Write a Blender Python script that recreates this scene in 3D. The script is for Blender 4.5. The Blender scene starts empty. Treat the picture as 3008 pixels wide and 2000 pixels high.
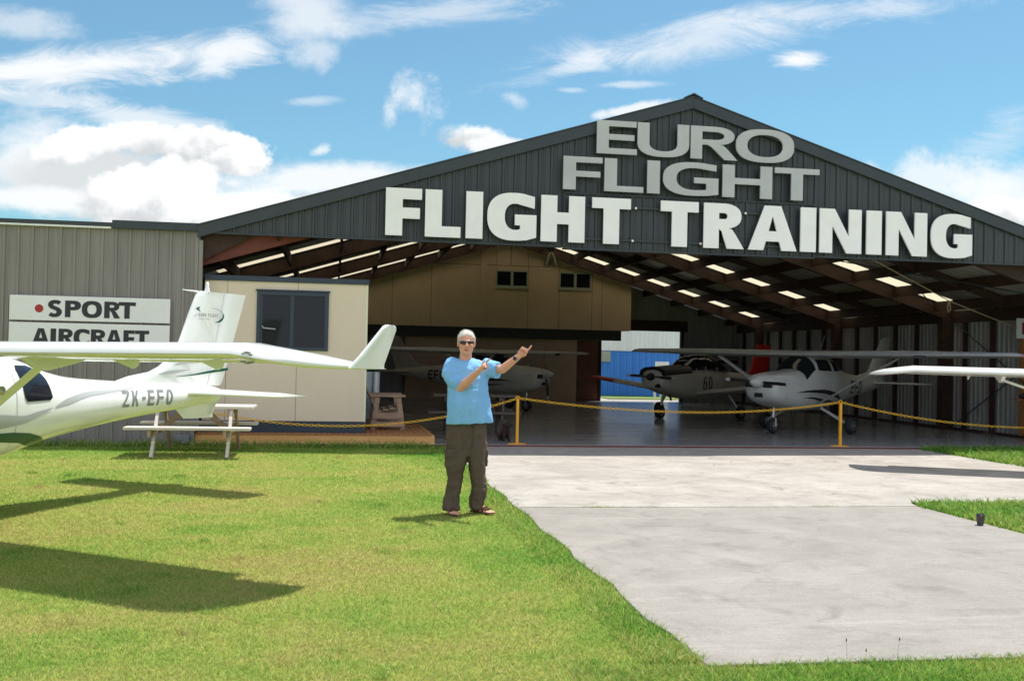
import bpy, bmesh, math, random
import numpy as np
from mathutils import Vector, Matrix, noise as mnoise
random.seed(7); RNG = np.random.default_rng(11)
S = bpy.context.scene; COL = S.collection
PI = math.pi; rad = math.radians

# ------------------------------------------------------------------ camera
FPX, YAW, PIT, ROLL, EYE = 3050.0, rad(9.76), math.atan(48 / 3050.0), 0.021, 1.57
fwd = Vector((math.sin(YAW) * math.cos(PIT), math.cos(YAW) * math.cos(PIT), math.sin(PIT)))
r0 = Vector((math.cos(YAW), -math.sin(YAW), 0)); u0 = r0.cross(fwd)
rt = r0 * math.cos(ROLL) + u0 * math.sin(ROLL); upv = rt.cross(fwd)
cam = bpy.data.cameras.new('camera'); camo = bpy.data.objects.new('camera', cam); COL.objects.link(camo)
cam.sensor_width = 36; cam.lens = 36 * FPX / 3008; cam.clip_end = 5000; cam.clip_start = 0.05
M = Matrix((rt, upv, -fwd)).transposed().to_4x4(); M.translation = Vector((0, 0, EYE)); camo.matrix_world = M
S.camera = camo

# ------------------------------------------------------------------ render / exposure
S.view_settings.view_transform = 'Standard'; S.view_settings.look = 'None'
S.view_settings.exposure = 0.74; S.view_settings.gamma = 1
cy = S.cycles
cy.use_denoising = True; cy.max_bounces = 7; cy.diffuse_bounces = 5; cy.glossy_bounces = 4
cy.transmission_bounces = 4; cy.sample_clamp_indirect = 8; cy.caustics_reflective = False; cy.caustics_refractive = False

# ------------------------------------------------------------------ sun + sky
SUNV = Vector((0.35, 0.24, 1)).normalized()
sl = bpy.data.lights.new('sun', 'SUN'); sl.energy = 3.85; sl.angle = rad(0.5); sl.color = (1, 0.965, 0.9)
so = bpy.data.objects.new('sun', sl); COL.objects.link(so)
so.rotation_euler = SUNV.to_track_quat('Z', 'Y').to_euler(); so.location = (10, -10, 30)

W = bpy.data.worlds.new('World'); S.world = W; W.use_nodes = True
nt = W.node_tree; nt.nodes.clear(); N = nt.nodes.new; L = nt.links.new

def wmath(op, a, b=None, c=None, clamp=False):
    n = N('ShaderNodeMath'); n.operation = op; n.use_clamp = clamp
    for i, v in enumerate((a, b, c)):
        if v is None: continue
        if isinstance(v, (int, float)): n.inputs[i].default_value = v
        else: L(v, n.inputs[i])
    return n.outputs[0]

sky = N('ShaderNodeTexSky'); sky.sky_type = 'NISHITA'; sky.sun_disc = False
sky.sun_elevation = math.asin(SUNV.z); sky.sun_rotation = math.atan2(SUNV.x, SUNV.y)
sky.air_density = 1.0; sky.dust_density = 0.6; sky.ozone_density = 1.6
tc = N('ShaderNodeTexCoord')
def wdot(v):
    n = N('ShaderNodeVectorMath'); n.operation = 'DOT_PRODUCT'; L(tc.outputs['Generated'], n.inputs[0]); n.inputs[1].default_value = v
    return n.outputs['Value']
df = wdot((math.sin(YAW), math.cos(YAW), 0)); dr = wdot((math.cos(YAW), -math.sin(YAW), 0)); dz = wdot((0, 0, 1))
den = wmath('MAXIMUM', df, 0.02)
uu = wmath('DIVIDE', dr, den); vv = wmath('DIVIDE', dz, den)
cmb = N('ShaderNodeCombineXYZ'); L(uu, cmb.inputs[0]); L(vv, cmb.inputs[1])
uv = cmb.outputs[0]
def wnoise(scale, detail, rough, stretch=(1, 1, 1), rot=0, loc=(0, 0, 0), dist=0.0):
    m = N('ShaderNodeMapping'); L(uv, m.inputs[0]); m.inputs['Rotation'].default_value = (0, 0, rot)
    m.inputs['Scale'].default_value = stretch; m.inputs['Location'].default_value = loc
    n = N('ShaderNodeTexNoise'); L(m.outputs[0], n.inputs['Vector']); n.inputs['Scale'].default_value = scale
    n.inputs['Detail'].default_value = detail; n.inputs['Roughness'].default_value = rough; n.inputs['Distortion'].default_value = dist
    return n.outputs[0]
n_puff = wnoise(19, 12, 0.64, loc=(3.1, 1.7, 0), dist=0.1)
n_cirr = wnoise(9, 12, 0.68, stretch=(1.0, 3.0, 1), rot=rad(-16), loc=(0.4, 2.2, 0), dist=0.9)
n_soft = wnoise(10, 10, 0.64, stretch=(1, 1.8, 1), loc=(5, 5, 0))
n_lit = wnoise(15, 8, 0.52, loc=(3.1, 1.7 + .33, 0)); n_low = wnoise(15, 8, 0.52, loc=(3.1, 1.7, 0))
# clouds: centre x, y, radius x, y (photograph pixels turned into directions), tilt, noise, amplitude, softness, strength
CL = [
 (240, 190, 620, 95, 7, 'c', 1.1, .8, .95), (640, 140, 330, 85, 12, 'c', 1.3, .85, .85),
 (60, 70, 240, 80, -6, 's', 1.6, .8, .5), (120, 290, 330, 40, -3, 'c', 1.6, .8, .5),
 (905, 40, 200, 170, 0, 's', .9, .7, .7), (930, 150, 110, 90, -20, 'p', 1.5, .7, .5),
 (1290, 35, 520, 62, 8, 'c', 1.4, .9, .5),
 (60, 470, 330, 190, 0, 's', 1.1, .8, .9), (380, 345, 330, 50, -8, 'c', 1.2, .8, .7), (310, 535, 470, 165, 0, 'g', .5, .5, .98),
 (230, 430, 220, 78, 14, 'p', .9, .30, 1.0), (420, 405, 170, 66, 0, 'p', .9, .28, 1.0), (610, 428, 215, 84, -4, 'p', .95, .24, 1.0), (690, 470, 120, 62, 0, 'p', .9, .26, 1.0),
 (120, 590, 330, 60, 0, 's', 1.0, .6, .9),
 (435, 585, 265, 150, 0, 'p', .9, .26, 1.0), (575, 620, 150, 80, -12, 'p', .9, .30, 1.0),
 (950, 530, 560, 75, 4, 's', 1.0, .6, .9), (760, 610, 420, 70, 2, 'p', 1.0, .4, .95), (1120, 600, 420, 60, 12, 's', .8, .6, .85),
 (1370, 405, 125, 55, -6, 'p', 1.3, .6, 1.0), (1460, 430, 140, 40, -3, 'p', 1.0, .4, .9),
 (1205, 300, 95, 85, -50, 'p', 2.3, 1.0, .75), (1130, 325, 40, 70, 8, 'p', 2.0, .9, .55), (1490, 285, 70, 36, -18, 'p', 2.0, .9, .5),
 (930, 440, 55, 26, 16, 'p', 1.6, .7, .7), (900, 293, 120, 20, 4, 'c', 1.5, .9, .4),
 (2010, 110, 640, 95, 11, 'c', 1.5, .95, .6), (2500, 28, 520, 60, 6, 'c', 1.4, .9, .5), (1640, 205, 330, 40, 16, 'c', 1.3, .8, .5),
 (2345, 172, 125, 36, 0, 'c', 1.3, .8, .95), (1820, 246, 150, 16, 2, 'c', 1.4, .8, .5), (1665, 262, 60, 14, 0, 'c', 1.3, .8, .4),
 (1850, 318, 170, 24, 12, 'p', 1.2, .6, .85),
 (2740, 520, 310, 90, 2, 'p', 1.5, .7, .75), (2960, 560, 300, 120, 8, 's', 1.1, .7, .85), (3010, 640, 220, 70, -4, 'p', .8, .3, 1.0),
 (2930, 400, 260, 90, 20, 'c', 1.7, .9, .35),
]
tint = N('ShaderNodeMix'); tint.data_type = 'RGBA'; tint.blend_type = 'MULTIPLY'; tint.inputs[0].default_value = 1
L(sky.outputs[0], tint.inputs[6]); tint.inputs[7].default_value = (0.305, 0.505, 0.52, 1)
haze_ = N('ShaderNodeMix'); haze_.data_type = 'RGBA'; haze_.inputs[0].default_value = .06; L(tint.outputs[2], haze_.inputs[6]); haze_.inputs[7].default_value = (4, 4.08, 4.15, 1)
col_ = haze_.outputs[2]
front = N('ShaderNodeMapRange'); L(df, front.inputs[0]); front.inputs[1].default_value = 0.05; front.inputs[2].default_value = 0.3
NM = {'p': n_puff, 'c': n_cirr, 's': n_soft, 'g': n_soft}
for (x, y, rx, ry, ang, kind, amp, soft, st) in CL:
    mp = N('ShaderNodeMapping'); mp.vector_type = 'TEXTURE'; L(uv, mp.inputs[0])
    mp.inputs['Location'].default_value = ((x - 1504) / FPX, (1048 - y + ROLL * (x - 1504)) / FPX, 0)
    mp.inputs['Rotation'].default_value = (0, 0, rad(ang)); mp.inputs['Scale'].default_value = (rx / FPX, ry / FPX, 1)
    ln = N('ShaderNodeVectorMath'); ln.operation = 'LENGTH'; L(mp.outputs[0], ln.inputs[0])
    f = wmath('SUBTRACT', 1.0, ln.outputs['Value'])
    g = wmath('MULTIPLY_ADD', wmath('SUBTRACT', NM[kind], 0.5), amp * 1.6, f)
    mr = N('ShaderNodeMapRange'); mr.interpolation_type = 'SMOOTHSTEP'; L(g, mr.inputs[0])
    mr.inputs[1].default_value = 0.12; mr.inputs[2].default_value = 0.12 + soft; mr.inputs[3].default_value = 0; mr.inputs[4].default_value = st
    al = wmath('MULTIPLY', mr.outputs[0], front.outputs[0])
    over = N('ShaderNodeMix'); over.data_type = 'RGBA'; L(al, over.inputs[0]); L(col_, over.inputs[6])
    if kind == 'p' and rx > 100 and st >= .95:
        sp = N('ShaderNodeSeparateXYZ'); L(mp.outputs[0], sp.inputs[0])
        sh = wmath('MULTIPLY_ADD', sp.outputs[1], .34, wmath('MULTIPLY_ADD', wmath('SUBTRACT', n_low, n_lit), 1.1, wmath('MULTIPLY_ADD', wmath('SUBTRACT', n_puff, .5), .5, .58)))
        rp = N('ShaderNodeValToRGB'); L(sh, rp.inputs[0]); rp.color_ramp.interpolation = 'EASE'
        rp.color_ramp.elements[0].position = .33; rp.color_ramp.elements[0].color = (2.75, 2.87, 2.95, 1)
        rp.color_ramp.elements[1].position = .74; rp.color_ramp.elements[1].color = (4.6, 4.62, 4.65, 1)
        L(rp.outputs[0], over.inputs[7])
    else: over.inputs[7].default_value = (3.0, 3.12, 3.2, 1) if kind == 'g' else (4.0, 4.08, 4.15, 1)
    col_ = over.outputs[2]
# unseen cloud behind and beside camera, added as fill light for facade and interior
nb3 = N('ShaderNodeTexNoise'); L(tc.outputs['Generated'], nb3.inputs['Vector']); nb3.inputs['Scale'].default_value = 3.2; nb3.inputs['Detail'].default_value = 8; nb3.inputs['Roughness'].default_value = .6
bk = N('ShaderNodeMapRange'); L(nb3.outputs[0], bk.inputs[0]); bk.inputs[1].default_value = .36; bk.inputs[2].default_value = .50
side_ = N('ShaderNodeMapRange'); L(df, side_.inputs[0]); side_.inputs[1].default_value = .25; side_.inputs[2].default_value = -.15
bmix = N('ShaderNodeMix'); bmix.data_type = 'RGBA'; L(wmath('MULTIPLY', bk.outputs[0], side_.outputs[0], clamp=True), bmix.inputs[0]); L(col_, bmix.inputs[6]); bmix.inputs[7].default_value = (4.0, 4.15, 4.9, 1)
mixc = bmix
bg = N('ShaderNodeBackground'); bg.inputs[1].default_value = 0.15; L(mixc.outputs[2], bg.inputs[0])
wo = N('ShaderNodeOutputWorld'); L(bg.outputs[0], wo.inputs[0])

# ------------------------------------------------------------------ materials
MATS = {}
def mat(name, col, rough=.6, metal=0, nscale=0, namp=0, col2=None, stretch=(1, 1, 1), bump=0, bscale=40, spec=.5, detail=6, coat=0, c2pos=(.35, .65)):
    if name in MATS: return MATS[name]
    m = bpy.data.materials.new(name); m.use_nodes = True; t = m.node_tree; b = t.nodes['Principled BSDF']
    b.inputs['Roughness'].default_value = rough; b.inputs['Metallic'].default_value = metal
    b.inputs['Base Color'].default_value = (*col, 1); b.inputs['Specular IOR Level'].default_value = spec
    b.inputs['Coat Weight'].default_value = coat; b.inputs['Coat Roughness'].default_value = .08
    if col2 or bump:
        tcn = t.nodes.new('ShaderNodeTexCoord'); mp = t.nodes.new('ShaderNodeMapping'); t.links.new(tcn.outputs['Object'], mp.inputs[0]); mp.inputs['Scale'].default_value = stretch
    if col2:
        n = t.nodes.new('ShaderNodeTexNoise'); n.inputs['Scale'].default_value = nscale; n.inputs['Detail'].default_value = detail; n.inputs['Roughness'].default_value = .62
        t.links.new(mp.outputs[0], n.inputs['Vector'])
        r = t.nodes.new('ShaderNodeValToRGB'); r.color_ramp.elements[0].position, r.color_ramp.elements[1].position = c2pos
        r.color_ramp.elements[0].color = (*col, 1); r.color_ramp.elements[1].color = (*col2, 1)
        t.links.new(n.outputs[0], r.inputs[0]); t.links.new(r.outputs[0], b.inputs['Base Color'])
        mr = t.nodes.new('ShaderNodeMapRange'); t.links.new(n.outputs[0], mr.inputs[0]); mr.inputs[3].default_value = rough * .85; mr.inputs[4].default_value = min(1, rough * 1.2)
        t.links.new(mr.outputs[0], b.inputs['Roughness'])
    if bump:
        n2 = t.nodes.new('ShaderNodeTexNoise'); n2.inputs['Scale'].default_value = bscale; n2.inputs['Detail'].default_value = 5; t.links.new(mp.outputs[0], n2.inputs['Vector'])
        bp = t.nodes.new('ShaderNodeBump'); bp.inputs['Strength'].default_value = bump; bp.inputs['Distance'].default_value = .02
        t.links.new(n2.outputs[0], bp.inputs['Height']); t.links.new(bp.outputs[0], b.inputs['Normal'])
    MATS[name] = m; return m

charcoal = mat('charcoal_steel', (.030, .037, .041), .42, 0, 3, 0, (.038, .046, .050), (1, 1, .3))
charcoal_trim = mat('charcoal_trim', (.022, .031, .037), .4, 0, 5, 0, (.03, .04, .046))
shed_grey = mat('grey_steel_cladding', (.205, .185, .17), .45, 0, 2.2, 0, (.25, .228, .21), (2, 2, .35), detail=8)
white_paint = mat('white_letter_paint', (.88, .86, .85), .45, 0, 3, 0, (.83, .81, .80))
silver_paint = mat('silver_letter_paint', (.43, .43, .44), .5, 0, 2, 0, (.49, .49, .50))
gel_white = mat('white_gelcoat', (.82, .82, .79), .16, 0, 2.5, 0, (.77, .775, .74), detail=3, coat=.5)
cream = mat('cream_panel', (.72, .60, .46), .5, 0, 1.3, 0, (.68, .565, .43), (1, 1, .5), bump=.03, bscale=160)
cream_dk = mat('tan_board', (.70, .51, .34), .6, 0, .8, 0, (.60, .435, .29), (1, 1, .7))
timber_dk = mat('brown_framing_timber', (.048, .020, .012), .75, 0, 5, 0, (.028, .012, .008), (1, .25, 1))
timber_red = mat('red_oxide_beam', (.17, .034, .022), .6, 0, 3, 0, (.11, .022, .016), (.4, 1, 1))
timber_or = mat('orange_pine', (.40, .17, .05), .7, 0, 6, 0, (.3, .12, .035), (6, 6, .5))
silver_in = mat('bare_silver_steel', (.36, .36, .345), .5, .25, 3, 0, (.28, .28, .27), (1, 1, .2))
roof_in = mat('galvanised_roof_sheet', (.34, .33, .30), .45, .3, 2, 0, (.26, .25, .23))
pine = mat('deck_pine', (.76, .42, .15), .65, 0, 4, 0, (.66, .34, .11), (.7, 9, 9), bump=.1, bscale=30)
pine_worn = mat('deck_board_timber', (.45, .21, .075), .7, 0, 5, 0, (.32, .14, .05), (9, .6, 3), bump=.1, bscale=30)
wood_grey = mat('weathered_timber', (.42, .30, .215), .8, 0, 5, 0, (.30, .205, .14), (1, 3, 8), bump=.12, bscale=40)
wood_white = mat('faded_white_timber', (.62, .56, .50), .75, 0, 7, 0, (.48, .42, .36), (.6, 8, 8), bump=.1, bscale=40)
navy_trim = mat('navy_trim', (.022, .036, .058), .45, 0, 3, 0, (.03, .046, .07))
glass_dk = mat('dark_window_glass', (.011, .014, .016), .06, 0, spec=.3)
tint_glass = mat('tinted_canopy_glass', (.014, .015, .02), .07, 0, spec=.3)
yellow = mat('yellow_paint', (.82, .42, .02), .45, 0, 9, 0, (.74, .35, .015))
yel_plastic = mat('yellow_chain_plastic', (.84, .50, .03), .4, 0, 9, 0, (.78, .43, .02))
black_rub = mat('black_rubber', (.016, .016, .017), .75, 0, 20, 0, (.028, .028, .028))
black_paint = mat('black_paint', (.014, .014, .016), .4)
steel = mat('worn_aluminium', (.55, .55, .54), .35, .8, 8, 0, (.4, .4, .4))
greystripe = mat('grey_decal', (.42, .43, .42), .3)
green = mat('dark_green_decal', (.006, .075, .045), .3)
reg_grey = mat('grey_registration_vinyl', (.22, .235, .225), .35)
red_paint = mat('red_paint', (.40, .015, .012), .35, 0, 5, 0, (.33, .012, .010))
red_dark = mat('rust_red_angle', (.16, .035, .025), .6, 0, 12, 0, (.10, .022, .018))
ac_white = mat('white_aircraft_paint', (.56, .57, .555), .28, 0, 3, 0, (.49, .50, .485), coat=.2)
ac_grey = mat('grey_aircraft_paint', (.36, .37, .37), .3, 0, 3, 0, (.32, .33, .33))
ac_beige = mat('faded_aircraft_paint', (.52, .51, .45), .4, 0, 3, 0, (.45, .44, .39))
blue_clad = mat('blue_cladding', (.035, .19, .62), .5, 0, 2, 0, (.045, .22, .66), (2, 2, .3))
offwhite = mat('off_white_cladding', (.80, .80, .78), .5, 0, 2, 0, (.74, .74, .72), (2, 2, .3))
signboard = mat('white_sign_board', (.78, .77, .77), .4, 0, 2, 0, (.74, .73, .73))
ink = mat('black_sign_vinyl', (.016, .016, .02), .4)
poster = mat('poster_paper', (.55, .60, .62), .4, 0, 4, 0, (.30, .42, .45), (1, 2, 3))

def blend_mat(name, fn):
    m = bpy.data.materials.new(name); m.use_nodes = True; fn(m.node_tree, m.node_tree.nodes['Principled BSDF']); MATS[name] = m; return m
def nn(t, typ, **k):
    n = t.nodes.new(typ)
    for a, v in k.items(): setattr(n, a, v)
    return n
def tnoise(t, vec, scale, detail=6, rough=.6, dist=0):
    n = nn(t, 'ShaderNodeTexNoise'); n.inputs['Scale'].default_value = scale; n.inputs['Detail'].default_value = detail
    n.inputs['Roughness'].default_value = rough; n.inputs['Distortion'].default_value = dist; t.links.new(vec, n.inputs['Vector']); return n.outputs[0]
def tmap(t, vec, scale=(1, 1, 1), rot=(0, 0, 0), loc=(0, 0, 0)):
    m = nn(t, 'ShaderNodeMapping'); m.inputs['Scale'].default_value = scale; m.inputs['Rotation'].default_value = rot; m.inputs['Location'].default_value = loc; t.links.new(vec, m.inputs[0]); return m.outputs[0]
def tramp(t, fac, stops):
    r = nn(t, 'ShaderNodeValToRGB'); e = r.color_ramp.elements
    while len(e) < len(stops): e.new(.5)
    for el, (p, c) in zip(e, stops): el.position = p; el.color = (*c, 1) if len(c) == 3 else c
    t.links.new(fac, r.inputs[0]); return r.outputs[0]
def tmix(t, fac, a, b, mode='MIX'):
    m = nn(t, 'ShaderNodeMix', data_type='RGBA', blend_type=mode)
    if isinstance(fac, float): m.inputs[0].default_value = fac
    else: t.links.new(fac, m.inputs[0])
    for i, v in ((6, a), (7, b)):
        if isinstance(v, tuple): m.inputs[i].default_value = (*v, 1)
        else: t.links.new(v, m.inputs[i])
    return m.outputs[2]

def concrete(name, lo, hi, cracks):
    def fn(t, b):
        v = nn(t, 'ShaderNodeTexCoord').outputs['Object']
        broom = tnoise(t, tmap(t, v, (5, 26, 1), (0, 0, rad(2))), 1.0, 8, .75)
        patch = tnoise(t, tmap(t, v, (.85, .85, 1)), 1.2, 10, .70, .5)
        fine = tnoise(t, v, 70, 3, .7)
        c = tramp(t, patch, [(.3, lo), (.7, hi)])
        c = tmix(t, .5, c, tramp(t, broom, [(.3, (.72, .72, .72)), (.7, (1.12, 1.11, 1.1))]), 'MULTIPLY')
        c = tmix(t, .7, c, tramp(t, fine, [(.3, (.72, .72, .72)), (.75, (1.16, 1.16, 1.16))]), 'MULTIPLY')
        # pale scuff streaks
        sc = tnoise(t, tmap(t, v, (.45, 7, 1), (0, 0, rad(-13))), .7, 8, .7, 1.2)
        c = tmix(t, tramp(t, sc, [(.57, (0, 0, 0)), (.74, (.45, .45, .45))]), c, tuple(min(1, h * 1.22) for h in hi))
        st = tnoise(t, tmap(t, v, (1.5, 1.5, 1), loc=(3, 7, 0)), 1.5, 10, .72, .6)
        c = tmix(t, tramp(t, st, [(.52, (0, 0, 0)), (.70, (.6, .6, .6))]), c, tuple(h * .58 for h in lo))
        if cracks:
            vo = nn(t, 'ShaderNodeTexVoronoi', feature='DISTANCE_TO_EDGE'); vo.inputs['Scale'].default_value = .34
            wv = nn(t, 'ShaderNodeVectorMath', operation='ADD'); t.links.new(v, wv.inputs[0])
            nz = nn(t, 'ShaderNodeTexNoise'); nz.inputs['Scale'].default_value = 1.6; t.links.new(v, nz.inputs['Vector']); t.links.new(nz.outputs[1], wv.inputs[1])
            t.links.new(wv.outputs[0], vo.inputs['Vector'])
            keep = tnoise(t, tmap(t, v, loc=(9, 2, 0)), .45, 2)
            ck = nn(t, 'ShaderNodeMath', operation='MULTIPLY')
            t.links.new(tramp(t, vo.outputs['Distance'], [(0, (1, 1, 1)), (.008, (0, 0, 0))]), ck.inputs[0]); t.links.new(tramp(t, keep, [(.47, (0, 0, 0)), (.53, (.6, .6, .6))]), ck.inputs[1])
            c = tmix(t, ck.outputs[0], c, (.12, .115, .10))
        t.links.new(c, b.inputs['Base Color']); b.inputs['Roughness'].default_value = .85; b.inputs['Specular IOR Level'].default_value = .25
        bp = nn(t, 'ShaderNodeBump'); bp.inputs['Strength'].default_value = .25; bp.inputs['Distance'].default_value = .004; t.links.new(fine, bp.inputs['Height']); t.links.new(bp.outputs[0], b.inputs['Normal'])
    return blend_mat(name, fn)
conc_far = concrete('pale_concrete', (.30, .275, .24), (.47, .43, .38), True)
conc_near = concrete('grey_concrete', (.245, .225, .198), (.35, .322, .287), False)

def floor_fn(t, b):
    v = nn(t, 'ShaderNodeTexCoord').outputs['Object']
    a = tnoise(t, tmap(t, v, (.4, 1.3, 1)), 1.2, 6, .6, .3)
    t.links.new(tramp(t, a, [(.3, (.235, .24, .238)), (.7, (.30, .305, .30))]), b.inputs['Base Color'])
    r = tnoise(t, tmap(t, v, (.5, .8, 1)), 1.0, 5, .6)
    t.links.new(tramp(t, r, [(.3, (.17, .17, .17)), (.7, (.27, .27, .27))]), b.inputs['Roughness']); b.inputs['Specular IOR Level'].default_value = .55
floor_m = blend_mat('polished_concrete_floor', floor_fn)

LAWN = [(.0, (.38, .27, .13)), (.30, (.46, .385, .165)), (.50, (.41, .41, .12)), (.70, (.25, .355, .075)), (1, (.10, .245, .03))]
def lawn_color(t, v, extra=None):
    big = tnoise(t, tmap(t, v, (.55, .8, 0)), .9, 4, .6, .6)
    mid = tnoise(t, tmap(t, v, (1, 1, 0)), 3.2, 5, .65)
    s = nn(t, 'ShaderNodeMath', operation='MULTIPLY_ADD'); t.links.new(big, s.inputs[0]); s.inputs[1].default_value = 1.05; s.inputs[2].default_value = -.27
    s2 = nn(t, 'ShaderNodeMath', operation='MULTIPLY_ADD'); t.links.new(mid, s2.inputs[0]); s2.inputs[1].default_value = .50; t.links.new(s.outputs[0], s2.inputs[2])
    f = s2.outputs[0]
    # greener beside the concrete and the building
    sx = nn(t, 'ShaderNodeSeparateXYZ'); t.links.new(v, sx.inputs[0])
    for out, lo, hi, g in ((0, .75, 2.0, .22), (1, 14.5, 17.9, .20)):
        mr = nn(t, 'ShaderNodeMapRange'); t.links.new(sx.outputs[out], mr.inputs[0]); mr.inputs[1].default_value = lo; mr.inputs[2].default_value = hi; mr.inputs[4].default_value = g
        ad = nn(t, 'ShaderNodeMath', operation='ADD'); t.links.new(f, ad.inputs[0]); t.links.new(mr.outputs[0], ad.inputs[1]); f = ad.outputs[0]
    if extra is not None:
        ad = nn(t, 'ShaderNodeMath', operation='ADD'); t.links.new(f, ad.inputs[0]); t.links.new(extra, ad.inputs[1]); f = ad.outputs[0]
    return tramp(t, f, LAWN)
def soil_fn(t, b):
    v = nn(t, 'ShaderNodeTexCoord').outputs['Object']
    c = tmix(t, 1.0, lawn_color(t, v), (.96, 1.06, .86), 'MULTIPLY'); fine = tnoise(t, v, 130, 4, .7)
    c = tmix(t, .75, c, tramp(t, fine, [(.3, (.55, .55, .48)), (.7, (.98, .98, .9))]), 'MULTIPLY')
    t.links.new(c, b.inputs['Base Color']); b.inputs['Roughness'].default_value = .95; b.inputs['Specular IOR Level'].default_value = .1
    bp = nn(t, 'ShaderNodeBump'); bp.inputs['Strength'].default_value = .8; bp.inputs['Distance'].default_value = .02; t.links.new(fine, bp.inputs['Height']); t.links.new(bp.outputs[0], b.inputs['Normal'])
soil_m = blend_mat('turf_ground', soil_fn)
def blade_fn(t, b):
    v = nn(t, 'ShaderNodeTexCoord').outputs['Object']
    at = nn(t, 'ShaderNodeAttribute', attribute_name='tone')
    mr = nn(t, 'ShaderNodeMapRange'); t.links.new(at.outputs['Fac'], mr.inputs[0]); mr.inputs[3].default_value = -.30; mr.inputs[4].default_value = .30
    c = lawn_color(t, v, mr.outputs[0]); c = tmix(t, 1.0, c, (1.04, 1.13, .98), 'MULTIPLY')
    wn = nn(t, 'ShaderNodeMath', operation='FRACT'); wm_ = nn(t, 'ShaderNodeMath', operation='MULTIPLY'); t.links.new(at.outputs['Fac'], wm_.inputs[0]); wm_.inputs[1].default_value = 37.3; t.links.new(wm_.outputs[0], wn.inputs[0])
    c = tmix(t, 1.0, c, tramp(t, wn.outputs[0], [(0, (.68, .70, .66)), (.6, (1, 1, 1)), (1, (1.35, 1.33, 1.3))]), 'MULTIPLY')
    t.links.new(c, b.inputs['Base Color']); b.inputs['Roughness'].default_value = .6; b.inputs['Specular IOR Level'].default_value = .25
    tr = nn(t, 'ShaderNodeBsdfTranslucent'); t.links.new(c, tr.inputs[0])
    mx = nn(t, 'ShaderNodeMixShader'); mx.inputs[0].default_value = .42; t.links.new(b.outputs[0], mx.inputs[1]); t.links.new(tr.outputs[0], mx.inputs[2])
    t.links.new(mx.outputs[0], t.nodes['Material Output'].inputs[0])
blade_m = blend_mat('grass_blade', blade_fn)
def skyl_fn(t, b):
    tr = nn(t, 'ShaderNodeBsdfTranslucent'); tr.inputs[0].default_value = (.60, .52, .37, 1)
    df_ = nn(t, 'ShaderNodeBsdfDiffuse'); df_.inputs[0].default_value = (.5, .45, .34, 1)
    mx = nn(t, 'ShaderNodeMixShader'); mx.inputs[0].default_value = .75; t.links.new(df_.outputs[0], mx.inputs[1]); t.links.new(tr.outputs[0], mx.inputs[2])
    t.links.new(mx.outputs[0], t.nodes['Material Output'].inputs[0])
skylight_m = blend_mat('translucent_roof_sheet', skyl_fn)

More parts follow.
